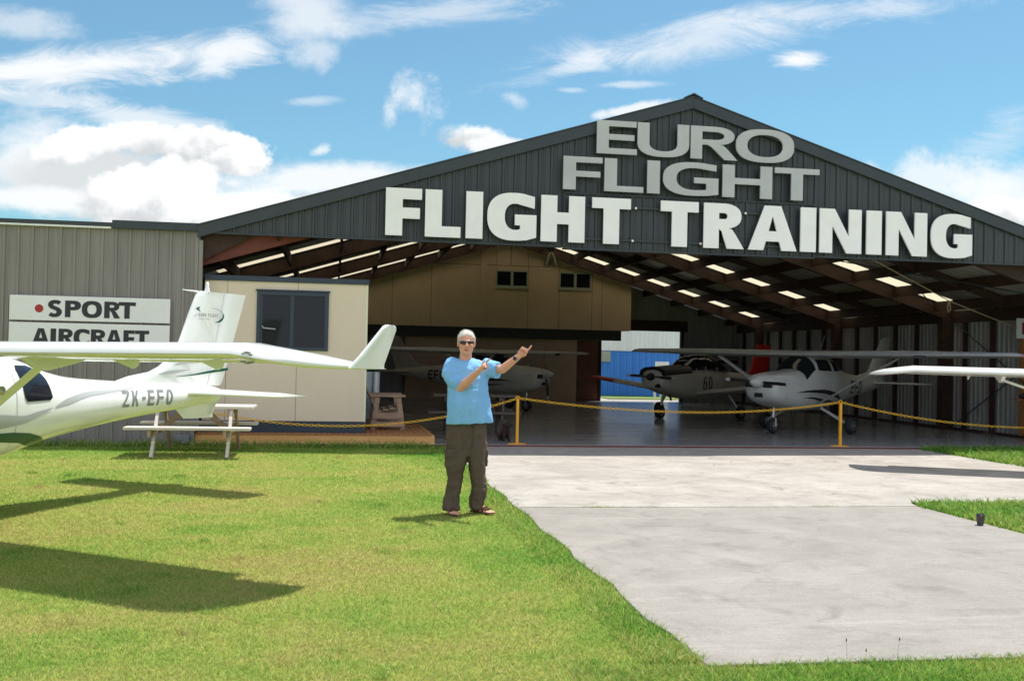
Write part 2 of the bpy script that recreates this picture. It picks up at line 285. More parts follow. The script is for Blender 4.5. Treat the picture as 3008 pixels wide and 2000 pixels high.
# ------------------------------------------------------------------ mesh helpers
class MB:
    def __init__(s): s.v = []; s.f = []
    def add(s, vs, fs):
        o = len(s.v); s.v.extend([tuple(map(float, p)) for p in vs]); s.f.extend([tuple(i + o for i in f) for f in fs]); return s
    def box(s, x0, x1, y0, y1, z0, z1):
        return s.add([(x, y, z) for z in (z0, z1) for y in (y0, y1) for x in (x0, x1)],
                     [(0, 2, 3, 1), (4, 5, 7, 6), (0, 1, 5, 4), (2, 6, 7, 3), (0, 4, 6, 2), (1, 3, 7, 5)])
    def bar(s, a, b, w, h, upd=(0, 0, 1)):               # square bar from a to b: w sideways, h along up
        a, b = Vector(a), Vector(b); d = (b - a).normalized(); sd = d.cross(Vector(upd))
        if sd.length < 1e-4: sd = d.cross(Vector((1, 0, 0)))
        sd.normalize(); u = sd.cross(d)
        vs = [p + sd * (i * w / 2) + u * (j * h / 2) for p in (a, b) for j in (-1, 1) for i in (-1, 1)]
        return s.add(vs, [(0, 2, 3, 1), (4, 5, 7, 6), (0, 1, 5, 4), (2, 6, 7, 3), (0, 4, 6, 2), (1, 3, 7, 5)])
    def prism(s, poly, ax, lo, hi):                      # polygon in the plane across axis ax, extruded lo..hi
        n = len(poly)
        def p(q, w): return {0: (w, q[0], q[1]), 1: (q[0], w, q[1]), 2: (q[0], q[1], w)}[ax]
        vs = [p(q, lo) for q in poly] + [p(q, hi) for q in poly]
        return s.add(vs, [tuple(range(n))[::-1], tuple(range(n, 2 * n))] + [(i, (i + 1) % n, n + (i + 1) % n, n + i) for i in range(n)])
    def rings(s, rings, closed=True, cap=True):
        n = len(rings[0]); vs = [p for r in rings for p in r]; fs = []
        for i in range(len(rings) - 1):
            for j in range(n if closed else n - 1):
                k = (j + 1) % n; fs.append((i * n + j, i * n + k, (i + 1) * n + k, (i + 1) * n + j))
        if cap and closed: fs += [tuple(range(n))[::-1], tuple(range((len(rings) - 1) * n, len(rings) * n))]
        return s.add(vs, fs)
    def tube(s, pts, r, n=10, caps='round', flat=None):  # swept circle; r scalar or list
        pts = [Vector(p) for p in pts]; r = [r] * len(pts) if isinstance(r, (int, float)) else list(r)
        T = []
        for i in range(len(pts)):
            a = pts[max(0, i - 1)]; b = pts[min(len(pts) - 1, i + 1)]; T.append((b - a).normalized())
        up = Vector((0, 0, 1)) if abs(T[0].z) < .9 else Vector((0, 1, 0))
        x = T[0].cross(up).normalized(); rg = []
        def ring(c, x, y, rr):
            return [c + x * (rr * math.cos(2 * PI * k / n)) + y * (rr * math.sin(2 * PI * k / n)) * (flat or 1) for k in range(n)]
        for i, p in enumerate(pts):
            x = (x - T[i] * x.dot(T[i])).normalized(); y = T[i].cross(x)
            if i == 0 and caps == 'round':
                for a in (80, 55, 28): rg.append(ring(p - T[0] * r[0] * math.sin(rad(a)), x, y, r[0] * math.cos(rad(a))))
            rg.append(ring(p, x, y, r[i]))
            if i == len(pts) - 1 and caps == 'round':
                for a in (28, 55, 80): rg.append(ring(p + T[i] * r[i] * math.sin(rad(a)), x, y, r[i] * math.cos(rad(a))))
        return s.rings(rg)
    def ball(s, c, rx, ry=None, rz=None, nu=16, nv=10, rot=None):
        ry = rx if ry is None else ry; rz = rx if rz is None else rz; c = Vector(c); rg = []
        for i in range(nv + 1):
            ph = -PI / 2 + PI * (i + .02 * (i == 0) - .02 * (i == nv)) / nv
            ring = []
            for k in range(nu):
                q = Vector((rx * math.cos(ph) * math.cos(2 * PI * k / nu), ry * math.cos(ph) * math.sin(2 * PI * k / nu), rz * math.sin(ph)))
                if rot is not None: q = rot @ q
                ring.append(c + q)
            rg.append(ring)
        return s.rings(rg)
    def lathe(s, prof, c=(0, 0, 0), ax=2, n=20):         # profile [(r, h)]
        rg = []
        for r, h in prof:
            ring = []
            for k in range(n):
                a = 2 * PI * k / n; q = (r * math.cos(a), r * math.sin(a), h)
                q = {2: q, 1: (q[1], q[2], q[0]), 0: (q[2], q[0], q[1])}[ax]
                ring.append((q[0] + c[0], q[1] + c[1], q[2] + c[2]))
            rg.append(ring)
        return s.rings(rg)
    def xf(s, M): s.v = [tuple(M @ Vector(p)) for p in s.v]; return s

def link(name, me, m=None, parent=None):
    o = bpy.data.objects.new(name, me); COL.objects.link(o)
    if m is not None and not me.materials: me.materials.append(m)
    if parent is not None: o.parent = parent
    return o
def build(name, mb, m, parent=None, off=(0, 0, 0), smooth=None, bevel=0):
    me = bpy.data.meshes.new(name)
    me.from_pydata([(p[0] - off[0], p[1] - off[1], p[2] - off[2]) for p in mb.v], [], mb.f); me.update()
    b = bmesh.new(); b.from_mesh(me); bmesh.ops.recalc_face_normals(b, faces=b.faces); b.to_mesh(me); b.free()
    o = link(name, me, m, parent)
    if smooth is not None: shade(me, smooth)
    if bevel:
        bv = o.modifiers.new('bevel', 'BEVEL'); bv.width = bevel; bv.segments = 2; bv.limit_method = 'ANGLE'; bv.angle_limit = rad(40)
    return o
def shade(me, ang):
    me.polygons.foreach_set('use_smooth', [True] * len(me.polygons))
    try: me.set_sharp_from_angle(angle=rad(ang))
    except Exception: pass
def tag(o, label=None, cat=None, group=None, kind=None):
    for k, v in (('label', label), ('category', cat), ('group', group), ('kind', kind)):
        if v: o[k] = v
    return o
def thing(name, label, cat, loc=(0, 0, 0), rz=0, group=None):
    o = bpy.data.objects.new(name, None); COL.objects.link(o); o.location = loc; o.rotation_euler = (0, 0, rz); o.empty_display_size = .2
    return tag(o, label, cat, group)
def copy_tree(o, parent=None):
    c = o.copy(); COL.objects.link(c)
    if parent is not None: c.parent = parent
    for ch in o.children: copy_tree(ch, c)
    return c
def remesh(mb, vox, smooth=4):
    me = bpy.data.meshes.new('tmp'); me.from_pydata(mb.v, [], mb.f); me.update()
    b = bmesh.new(); b.from_mesh(me)
    bmesh.ops.recalc_face_normals(b, faces=b.faces); b.to_mesh(me); b.free()
    o = bpy.data.objects.new('tmp', me); COL.objects.link(o)
    r = o.modifiers.new('r', 'REMESH'); r.mode = 'VOXEL'; r.voxel_size = vox; r.use_smooth_shade = True
    if smooth:
        sm = o.modifiers.new('s', 'SMOOTH'); sm.iterations = smooth; sm.factor = .5
    dg = bpy.context.evaluated_depsgraph_get(); out = bpy.data.meshes.new_from_object(o.evaluated_get(dg))
    bpy.data.objects.remove(o); bpy.data.meshes.remove(me)
    out.polygons.foreach_set('use_smooth', [True] * len(out.polygons))
    return out

# ------------------------------------------------------------------ lettering
def arc(cx, cy, rx, ry, a0, a1, n=22, e=2.0):
    out = []
    for i in range(n + 1):
        a = rad(a0 + (a1 - a0) * i / n); c, s_ = math.cos(a), math.sin(a)
        out.append((cx + rx * math.copysign(abs(c) ** (2 / e), c), cy + ry * math.copysign(abs(s_) ** (2 / e), s_)))
    return out
def glyph(ch, w, h, s, b):
    """closed outlines of a capital: width w, height h, stem s, bar b"""
    R = lambda x0, y0, x1, y1: [(x0, y0), (x1, y0), (x1, y1), (x0, y1)]
    m = h / 2; o = .012 * h; E = 2.5
    if ch == 'I': return [R(0, 0, w, h)]
    if ch == 'L': return [[(0, 0), (w, 0), (w, b), (s, b), (s, h), (0, h)]]
    if ch == 'F': return [[(0, 0), (s, 0), (s, m - b * .6), (w * .95, m - b * .6), (w * .95, m + b * .4), (s, m + b * .4), (s, h - b), (w, h - b), (w, h), (0, h)]]
    if ch == 'E': return [[(0, 0), (w, 0), (w, b), (s, b), (s, m - b * .45), (w * .93, m - b * .45), (w * .93, m + b * .55), (s, m + b * .55), (s, h - b), (w * .98, h - b), (w * .98, h), (0, h)]]
    if ch == 'H': return [[(0, 0), (s, 0), (s, m - b * .5), (w - s, m - b * .5), (w - s, 0), (w, 0), (w, h), (w - s, h), (w - s, m + b * .6), (s, m + b * .6), (s, h), (0, h)]]
    if ch == 'T': return [[(w / 2 - s / 2, 0), (w / 2 + s / 2, 0), (w / 2 + s / 2, h - b), (w, h - b), (w, h), (0, h), (0, h - b), (w / 2 - s / 2, h - b)]]
    if ch == 'N': return [[(0, 0), (s * .92, 0), (s * .92, h * .62), (w - s * 1.08, 0), (w, 0), (w, h), (w - s * .92, h), (w - s * .92, h * .38), (s * 1.08, h), (0, h)]]
    if ch == 'A':
        k = (w - s) / 2; ins = lambda y: y / h * k * 1.02
        y0, y1 = h * .2, h * .2 + b; apex = h * .78
        xin = lambda y: s * 1.02 + (w / 2 - s * 1.02) * min(1, y / apex)
        return [[(0, 0), (s * 1.02, 0), (xin(y0), y0), (w - xin(y0), y0), (w - s * 1.02, 0), (w, 0), (w / 2 + s * .55, h), (w / 2 - s * .55, h)],
                [(xin(y1), y1), (w - xin(y1), y1), (w / 2, apex)]]
    if ch == 'O': return [arc(w / 2, m, w / 2, m + o, 0, 360, 48, E)[:-1], arc(w / 2, m, w / 2 - s, m + o - b, 0, 360, 48, 2.3)[:-1]]
    if ch == 'D': return [[(0, 0), (w * .5, 0)] + arc(w * .5, m, w * .5, m, -90, 90, 24, E) + [(0, h)], [(s, b), (w * .5, b)] + arc(w * .5, m, w * .5 - s, m - b, -90, 90, 24, 2.3) + [(s, h - b)]]
    if ch == 'U':
        r = w / 2
        return [[(0, h)] + [(0, m * .8)] + arc(r, m * .8, r, m * .8 + o, 180, 360, 30, E) + [(w, h), (w - s, h)] + arc(r, m * .8, r - s, m * .8 + o - b, 360, 180, 30, 2.3) + [(s, h)]]
    if ch == 'C':
        out = arc(w * .56, m, w * .56, m + o, 58, 302, 40, E); inn = arc(w * .58, m, w * .56 - s, m + o - b, 302, 58, 40, 2.3)
        out[0] = (w * .97, h - b * .35); out[-1] = (w * .97, b * .35); inn[0] = (w * .97, b * 1.45); inn[-1] = (w * .97, h - b * 1.45)
        return [out + inn]
    if ch == 'G':
        out = arc(w * .55, m, w * .55, m + o, 62, 275, 40, E); inn = arc(w * .57, m, w * .55 - s, m + o - b, 280, 62, 40, 2.3)
        out[0] = (w * .96, h - b * .25); inn[-1] = (w * .96, h - b * 1.35)
        return [out + [(w * .8, b * .02), (w, b * .3), (w, h * .55), (w * .56, h * .55), (w * .56, h * .55 - b), (w - s, h * .55 - b), (w - s, b * 1.05)] + inn]
    if ch in 'PR':
        y0 = h * .42 if ch == 'P' else h * .44; r = (h - y0) / 2; cyb = y0 + r
        hole = [(s, y0 + b * .92), (w * .5, y0 + b * .92)] + arc(w * .5, cyb, w * .46 - s, r - b * .92, -90, 90, 18, 2.2) + [(s, h - b * .92)]
        if ch == 'P': return [[(0, 0), (s, 0), (s, y0), (w * .5, y0)] + arc(w * .5, cyb, w * .5, r, -90, 90, 22, 2.3) + [(0, h)], hole]
        bowl = arc(w * .47, cyb, w * .46, r, -75, 90, 22, 2.3)
        return [[(0, 0), (s, 0), (s, y0), (w * .36, y0), (w * .44, y0 - h * .06), (w - s * 1.12, 0), (w, 0), (w * .80, h * .30), (w * .70, y0 - h * .01)] + bowl + [(0, h)], hole]
    if ch == 'Z': return [[(0, 0), (w, 0), (w, b), (s * 1.15, b), (w, h - b), (w, h), (0, h), (0, h - b), (w - s * 1.15, h - b), (0, b)]]
    if ch == 'X':
        c = .5
        return [[(0, 0), (s, 0), (w / 2, m - s * .8), (w - s, 0), (w, 0), (w / 2 + s * .55, m), (w, h), (w - s, h), (w / 2, m + s * .8), (s, h), (0, h), (w / 2 - s * .55, m)]]
    if ch == 'K': return [[(0, 0), (s, 0), (s, h * .34), (s * 1.35, h * .42), (w - s * 1.1, 0), (w, 0), (s * 1.95, h * .58), (w * .98, h), (w * .98 - s * 1.15, h), (s, h * .55), (s, h), (0, h)]]
    if ch == '-': return [R(0, m - b / 2, w, m + b / 2)]
    if ch == '0': return [arc(w / 2, m, w / 2, m + o, 0, 360, 40, 2.0)[:-1], arc(w / 2, m, w / 2 - s, m + o - b, 0, 360, 40, 2.0)[:-1]]
    if ch == '6':
        ro = h * .31
        body = arc(w / 2, ro, w / 2, ro + o, 0, 360, 36, 2.2)[:-1]
        return [[(w * .9, h)] + arc(w, h * .4, w, h * .6, 100, 180, 14) + arc(w / 2, ro, w / 2, ro + o, 180, 360, 24, 2.2) + arc(w / 2, ro, w / 2, ro + o, 0, 120, 12, 2.2) + arc(w, h * .42, w - s * .95, h * .58 - b * .9, 168, 100, 10) + [(w * .9, h - b)],
                arc(w / 2, ro, w / 2 - s, ro - b * .8, 0, 360, 28, 2.2)[:-1]]
    if ch == 'S':
        P = [(.92, .84), (.74, .91), (.5, .93), (.27, .90), (.15, .79), (.16, .68), (.28, .59), (.5, .53), (.72, .46), (.85, .36), (.85, .23), (.72, .11), (.48, .07), (.25, .09), (.06, .16)]
        fine = []
        for i in range(len(P) - 1):
            p0, p1, p2, p3 = P[max(0, i - 1)], P[i], P[i + 1], P[min(len(P) - 1, i + 2)]
            for k in range(5):
                t_ = k / 5
                fine.append(tuple(.5 * (2 * p1[q] + (p2[q] - p0[q]) * t_ + (2 * p0[q] - 5 * p1[q] + 4 * p2[q] - p3[q]) * t_ ** 2 + (3 * p1[q] - p0[q] - 3 * p2[q] + p3[q]) * t_ ** 3) for q in (0, 1)))
        fine.append(P[-1]); A, B = [], []
        for i, (x, y) in enumerate(fine):
            a, c = fine[max(0, i - 1)], fine[min(len(fine) - 1, i + 1)]; dx, dy = (c[0] - a[0]) * w, (c[1] - a[1]) * h; l = math.hypot(dx, dy) or 1
            nx, ny = -dy / l, dx / l; X, Y = x * w * (1 - s / w * .55) + s * .27, b * .42 + (y - .07) / .86 * (h - b * .84)
            A.append((X + nx * s / 2, Y + ny * b / 2)); B.append((X - nx * s / 2, Y - ny * b / 2))
        return [A + B[::-1]]
    raise ValueError(ch)
def fill(contours, depth=0.0):
    """filled 2-D outlines (x, y) -> mesh data lists; depth > 0 gives a solid letter"""
    cu = bpy.data.curves.new('tmp', 'CURVE'); cu.dimensions = '2D'; cu.fill_mode = 'BOTH'; cu.extrude = depth / 2
    for c in contours:
        sp = cu.splines.new('POLY'); sp.points.add(len(c) - 1); sp.use_cyclic_u = True
        for p, q in zip(sp.points, c): p.co = (q[0], q[1], 0, 1)
    o = bpy.data.objects.new('tmp', cu); COL.objects.link(o)
    me = bpy.data.meshes.new_from_object(o.evaluated_get(bpy.context.evaluated_depsgraph_get()))
    v = [tuple(p.co) for p in me.vertices]; f = [tuple(p.vertices) for p in me.polygons]
    bpy.data.objects.remove(o); bpy.data.curves.remove(cu); bpy.data.meshes.remove(me)
    return v, f
def letter_on_wall(ch, x0, x1, z0, z1, y, s, b, m, parent, off, depth=.03, name='letter'):
    v, f = fill(glyph(ch, x1 - x0, z1 - z0, s, b), depth)
    mb = MB().add([(x0 + p[0], y + p[2], z0 + p[1]) for p in v], f)
    return build(name, mb, m, parent, off)

# ------------------------------------------------------------------ ground, concrete, lawn
FY, FLOOR = 17.87, .03
mb = MB(); mb.add([(-900, -900, -.012), (900, -900, -.012), (900, 900, -.012), (-900, 900, -.012)], [(0, 1, 2, 3)])
tag(build('ground', mb, soil_m), kind='structure')
def wob(i): return .034 * math.sin(i * 1.3) + .016 * math.sin(i * 3.1 + 1)
left = [(1.93 + wob(i) * .7, 5.13 + (17.83 - 5.13) * i / 40) for i in range(41)]
near = [p for p in left if p[1] < 10.6]; far = [p for p in left if p[1] > 10.7]
mb = MB(); poly = near + [(1.93, 10.661), (6.45, 10.641), (6.47, 9.0), (6.50, 5.12), (4.2, 5.10)]
mb.prism(poly, 2, -.1, .004); tag(build('concrete_apron', mb, conc_near, bevel=.006), kind='structure')
mb = MB(); poly = [(1.93, 10.668)] + far + [(1.9, 17.84), (11.2, 17.84), (10.78, 16.4), (10.75, 15.5), (11.0, 14.9), (11.4, 14.3), (26, 14.2), (26, 10.86), (6.5, 10.85), (6.45, 10.648)]
mb.prism(poly, 2, -.1, .008); tag(build('concrete_forecourt', mb, conc_far, bevel=.006), kind='structure')

def scatter(n, xf_, yf_, keep, hmin, hmax, wid):
    Y = yf_(RNG.random(n)); X = xf_(RNG.random(n), Y); k = keep(X, Y); X, Y = X[k], Y[k]; n = len(X)
    h = RNG.uniform(hmin, hmax, n) * (.7 + .6 * RNG.random(n)) * (.92 + .02 * Y); a = RNG.random(n) * 2 * PI; lean = RNG.uniform(.4, 1.7, n) * h
    w = wid * (.75 + .07 * np.hypot(X, Y)) * (.7 + .6 * RNG.random(n)); la = RNG.random(n) * 2 * PI
    base = np.stack([X, Y, np.full(n, -.012)], 1); sd = np.stack([np.cos(a), np.sin(a), np.zeros(n)], 1) * (w / 2)[:, None]
    ln = np.stack([np.cos(la) * lean, np.sin(la) * lean, h], 1)
    mid = base + ln * np.array([.35, .35, .62]); tip = base + ln
    V = np.stack([base - sd, base + sd, mid + sd * .75, mid - sd * .75, tip], 1)
    return V, RNG.random(n)
def on_conc(X, Y):
    wv = 1.93 + .7 * (.034 * np.sin((Y - 5.13) / 12.7 * 40 * 1.3) + .016 * np.sin((Y - 5.13) / 12.7 * 40 * 3.1 + 1))
    a = (X > wv) & (X < 6.47) & (Y > 5.14) & (Y < 10.7)
    b = (X > wv) & (Y >= 10.6) & (Y < 17.84) & ((X < 10.76) | (Y < 14.2)) & ~((X > 6.5) & (Y < 10.86))
    return a | b | (Y > 17.8)
sets = []
for q_ in range(3):
    sets.append(scatter(270000, lambda r, Y: -.42 * Y - 1.9 + r * (2.05 + .42 * Y + 1.9), lambda r: 2.9 * (17.9 / 2.9) ** r, lambda X, Y: ~on_conc(X, Y), .010, .0215, .0031))
sets.append(scatter(70000, lambda r, Y: 1.2 + r * 4.5, lambda r: 3.3 + 1.9 * r, lambda X, Y: ~on_conc(X, Y) & (Y < 5.16), .016, .042, .0042))
sets.append(scatter(9000, lambda r, Y: 1.62 + r * .4, lambda r: 5.2 + 12.5 * r ** 1.6, lambda X, Y: ~on_conc(X, Y), .025, .055, .005))
sets.append(scatter(36000, lambda r, Y: 6.4 + r * 5, lambda r: 8.0 + 2.86 * r, lambda X, Y: ~on_conc(X, Y), .03, .085, .008))
sets.append(scatter(36000, lambda r, Y: 10.7 + r * 6.5, lambda r: 14.2 + 3.6 * r, lambda X, Y: ~on_conc(X, Y), .03, .10, .009))
for jx, jy, jn in ((2.78, 10.665, 260), (2.95, 10.66, 120), (5.35, 10.645, 130), (4.2, 10.65, 40)): sets.append(scatter(jn, lambda r, Y, jx=jx: jx + (r - .5) * .32, lambda r, jy=jy: jy + (r - .5) * .03, lambda X, Y: X > 0, .012, .03, .004))
sets.append(scatter(2600, lambda r, Y: -7 + r * 8.7, lambda r: 17.5 + .28 * r, lambda X, Y: ~on_conc(X, Y), .05, .12, .007))
for _ in range(70):
    cy_ = 3.6 * (16.5 / 3.6) ** RNG.random(); cx_ = -.40 * cy_ - .6 + RNG.random() * (2.3 + .40 * cy_); sz = RNG.uniform(.02, .07)
    cl = scatter(int(40 + 500 * sz), lambda r, Y: cx_ + RNG.normal(0, sz, len(r)), lambda r: cy_ + RNG.normal(0, sz, len(r)), lambda X, Y: ~on_conc(X, Y), .016, .040, .0042)
    sets.append((cl[0], np.clip(RNG.choice([.95, .05]) + RNG.normal(0, .08, len(cl[1])), -.4, 1.4)))
V = np.concatenate([s[0] for s in sets]); T = np.concatenate([s[1] for s in sets]); nb = len(V)
me = bpy.data.meshes.new('lawn_grass'); me.vertices.add(nb * 5); me.vertices.foreach_set('co', V.reshape(-1).astype(np.float32))
base = (np.arange(nb) * 5)[:, None]; loops = (base + np.array([0, 1, 2, 3, 3, 2, 4])).reshape(-1)
me.loops.add(nb * 7); me.loops.foreach_set('vertex_index', loops.astype(np.int32))
me.polygons.add(nb * 2); st = ((np.arange(nb) * 7)[:, None] + np.array([0, 4])).reshape(-1)
me.polygons.foreach_set('loop_start', st.astype(np.int32))
try: me.polygons.foreach_set('loop_total', np.tile([4, 3], nb).astype(np.int32))
except Exception: pass
me.update(calc_edges=True); me.validate()
at = me.attributes.new('tone', 'FLOAT', 'POINT'); at.data.foreach_set('value', np.repeat(T, 5).astype(np.float32))
tag(link('lawn_grass', me, blade_m), 'short mown green and straw coloured grass', 'grass', kind='stuff')
# ------------------------------------------------------------------ END PART 1
# ------------------------------------------------------------------ hangar
HX0, HX1, RX, EZ, RZ = -2.235, 14.77, 6.262, 3.60, 6.255
SLP = (RZ - EZ) / (HX1 - RX)
def roof(x): return RZ - abs(x - RX) * SLP
def rib_profile(a0, a1, pitch=.215, rw=.034, d=.024):
    out = [(a0, 0)]; a = a0 + pitch * .5
    while a + rw + .02 < a1:
        out += [(a, 0), (a + .012, d), (a + .012 + rw, d), (a + .024 + rw, 0), (a + pitch * .42, 0), (a + pitch * .42 + .01, d * .35), (a + pitch * .42 + .03, d * .35), (a + pitch * .42 + .04, 0)]; a += pitch
    return [p for p in out if p[0] < a1] + [(a1, 0)]
def ribbed(x0, x1, zlo, zhi, y, sign, pitch=.215, breaks=(), rw=.034, d=.024):
    """ribbed sheet in the XZ plane at depth y, ribs standing out along sign*Y"""
    pr = rib_profile(x0, x1, pitch, rw, d)
    for b in breaks:
        if x0 < b < x1: pr.append((b, 0))
    pr.sort(); vs = []; fs = []
    for x, dd in pr: vs += [(x, y + sign * dd, zlo(x)), (x, y + sign * dd, zhi(x))]
    for i in range(len(pr) - 1): fs.append((2 * i, 2 * i + 2, 2 * i + 3, 2 * i + 1))
    return MB().add(vs, fs)
def ribbed_y(y0, y1, zlo, zhi, x, sign, pitch=.215, rw=.034, d=.024):
    m = ribbed(y0, y1, lambda _: zlo, lambda _: zhi, 0, sign, pitch, (), rw, d); m.v = [(x + p[1], p[0], p[2]) for p in m.v]; return m

HO = (RX, FY, 0)
hangar = thing('hangar', 'charcoal gabled hangar with wide open front and timber roof frames', 'hangar', HO)
GY = FY - .06
build('gable_cladding', ribbed(HX0, HX1, lambda x: 3.53, lambda x: max(3.535, roof(x) - .02), GY, -1, breaks=(RX,)), charcoal, hangar, HO)
mb = MB()
for sg, xe in ((-1, HX0 - .02), (1, HX1 + .02)):
    mb.prism([(RX, roof(RX) + .05), (xe, roof(xe) + .05), (xe, roof(xe) - .17), (RX, roof(RX) - .17)], 1, GY - .075, GY - .03)
    mb.prism([(RX, roof(RX) + .055), (xe, roof(xe) + .055), (xe, roof(xe) + .03), (RX, roof(RX) + .03)], 1, GY - .09, FY + .15)
build('barge_flashing', mb, charcoal_trim, hangar, HO, bevel=.006)
build('ridge_cap', MB().prism([(RX - .17, roof(RX - .17) + .06), (RX, RZ + .075), (RX + .17, roof(RX + .17) + .06), (RX + .17, roof(RX + .17) + .075), (RX, RZ + .105), (RX - .17, roof(RX - .17) + .075)], 1, GY - .1, 36.9), charcoal_trim, hangar, HO)
for x0, x1 in ((HX0, 3.92), (8.63, HX1)): build('fascia_trim', MB().box(x0, x1, GY - .04, FY + .02, 3.505, 3.535), charcoal_trim, hangar, HO)
build('infill_panel', ribbed(3.95, 8.6, lambda x: 3.50, lambda x: 4.45, GY - .032, -1, .215), charcoal, hangar, HO)
build('infill_trim', MB().box(3.93, 8.62, GY - .07, GY - .025, 4.45, 4.475).box(3.93, 8.62, GY - .075, GY + .05, 3.475, 3.503).box(3.925, 3.95, GY - .065, GY - .02, 3.503, 4.45).box(8.6, 8.625, GY - .065, GY - .02, 3.503, 4.45), charcoal_trim, hangar, HO)
for z in (3.665, 4.245):
    r = build('sign_rail', MB().box(4.3, 8.05, GY - .095, GY - .06, z - .014, z + .014), charcoal_trim, hangar, HO)
    for x in ((5.17, 6.43) if z < 4 else (5.22, 7.27)): build('rail_clip', MB().box(x - .018, x + .018, GY - .112, GY - .096, z - .022, z + .016), signboard, r, HO)

WX0, WX1, IRX, IRZ, ISL = -3.3, 14.95, 5.8, 5.75, .304
def iroof(x): return IRZ - abs(x - IRX) * ISL
build('closing_board', MB().prism([(HX0 + .02, 3.05), (HX0 + .02, 3.62), (1.5, 3.62), (1.5, 3.545), (-1.25, 3.545)], 1, FY + .03, FY + .05), timber_dk, hangar, HO)
build('closing_board', MB().prism([(HX1 - .02, 2.9), (HX1 - .02, 3.62), (10.5, 3.62), (10.5, 3.545), (12.8, 3.545)], 1, FY + .03, FY + .05), timber_dk, hangar, HO)
FR = [18.06, 23.2, 28.75, 34.5]; BACK = 36.8
SKY_ = [(f - .76, f - .12) for f in FR[1:]]
rsec = [(17.92, SKY_[0][0]), (SKY_[0][1], SKY_[1][0]), (SKY_[1][1], SKY_[2][0]), (SKY_[2][1], BACK + .15)]
def roof_sheet(y0, y1, sg, lim=None):
    pr = rib_profile(y0, y1, .215)
    xe = (WX0 - .15 if sg < 0 else WX1 + .15); vs = []; fs = []
    for y, d in pr: vs += [(IRX, y, IRZ + d), (xe, y, iroof(xe) + d)]
    for i in range(len(pr) - 1): fs.append((2 * i, 2 * i + 2, 2 * i + 3, 2 * i + 1))
    return MB().add(vs, fs)
for sg in (-1, 1):
    for y0, y1 in rsec: build('roof_sheet', roof_sheet(y0, y1, sg), roof_in, hangar, HO)
    for y0, y1 in SKY_: build('skylight', roof_sheet(y0, y1, sg), skylight_m, hangar, HO)
    for k in range(9):
        xx = IRX - .28 - 1.08 * k if sg < 0 else IRX + .04 + 1.07 * k
        xx = min(max(xx, WX0 + .1), WX1 - .1)
        build('purlin', MB().prism([(xx - .024, iroof(xx) - .015), (xx + .024, iroof(xx) - .015), (xx + .024, iroof(xx) - .245), (xx - .024, iroof(xx) - .245)], 1, 17.95, BACK), timber_dk, hangar, HO)
    for i, f in enumerate(FR):
        xe = (WX0 if sg < 0 else WX1) - sg * .1
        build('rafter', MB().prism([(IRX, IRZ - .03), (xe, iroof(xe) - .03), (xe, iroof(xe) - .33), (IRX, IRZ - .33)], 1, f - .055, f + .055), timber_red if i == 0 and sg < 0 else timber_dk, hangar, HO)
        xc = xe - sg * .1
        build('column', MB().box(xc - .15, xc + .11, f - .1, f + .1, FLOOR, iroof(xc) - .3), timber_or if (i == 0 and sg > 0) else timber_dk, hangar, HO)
    for f in (20.5, 26.0, 31.6):
        xe = (WX0 if sg < 0 else WX1) - sg * .3
        build('blocking', MB().prism([(IRX, IRZ - .02), (xe, iroof(xe) - .02), (xe, iroof(xe) - (.2 if sg > 0 else .11)), (IRX, IRZ - (.2 if sg > 0 else .11))], 1, f - .022, f + .022), timber_dk, hangar, HO)
for x, sg in ((WX0 + .01, 1), (WX1 - .01, -1)):
    build('wall_cladding', ribbed_y(17.9, BACK, 0, 2.98, x, sg, .17, .045, .03), silver_in, hangar, HO)
    xb = x + sg * .09
    build('eave_beam', MB().box(xb - .05, xb + .05, 18.2, BACK - .1, 2.62, 2.90), timber_dk, hangar, HO)
    build('bottom_plate', MB().box(xb - .05, xb + .05, 18.2, BACK - .1, FLOOR, FLOOR + .06), timber_dk, hangar, HO)
    for k in range(17):
        y = 19.45 + 1.04 * k
        if any(abs(y - f) < .25 for f in FR) or y > BACK - .3: continue
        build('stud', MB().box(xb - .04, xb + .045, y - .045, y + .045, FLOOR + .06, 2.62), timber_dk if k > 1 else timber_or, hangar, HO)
xr = WX1 - .17
for a, b in (((xr, 22.85, 2.6), (xr, 18.5, .25)), ((xr, 22.95, .12), (xr, 18.5, 2.5))):
    build('brace_rod', MB().tube([a, b], .014, 8), charcoal_trim, hangar, HO)
for a, b in (((9.9, 18.3), (14.3, 22.9)), ((14.3, 18.3), (9.9, 22.9))):
    build('brace_rod', MB().tube([(a[0], a[1], iroof(a[0]) - .27), (b[0], b[1], iroof(b[0]) - .27)], .012, 8), charcoal_trim, hangar, HO)
DX0, DX1, DZ = 9.58, 12.62, 2.62
bw = ribbed(WX0, DX0, lambda x: 0, lambda x: iroof(x) - .02, BACK, -1, .17, (), .045, .03)
for q in (ribbed(DX1, WX1, lambda x: 0, lambda x: iroof(x) - .02, BACK, -1, .17, (), .045, .03), ribbed(DX0, DX1, lambda x: DZ, lambda x: iroof(x) - .02, BACK, -1, .17, (), .045, .03)): bw.add(q.v, q.f)
build('back_wall', bw, silver_in, hangar, HO)
build('door_lintel', MB().box(DX0 - .9, DX1 + .25, BACK - .16, BACK - .05, DZ, DZ + .4), timber_dk, hangar, HO)
build('door_jamb', MB().box(DX1, DX1 + .1, BACK - .16, BACK - .05, FLOOR, DZ), timber_dk, hangar, HO)
build('door_jamb', MB().box(DX0 - .06, DX0 + .03, BACK - .16, BACK - .05, FLOOR, DZ), timber_dk, hangar, HO)
build('girt', MB().box(DX1 + .2, WX1 - .1, BACK - .14, BACK - .05, 1.5, 1.6), timber_dk, hangar, HO)
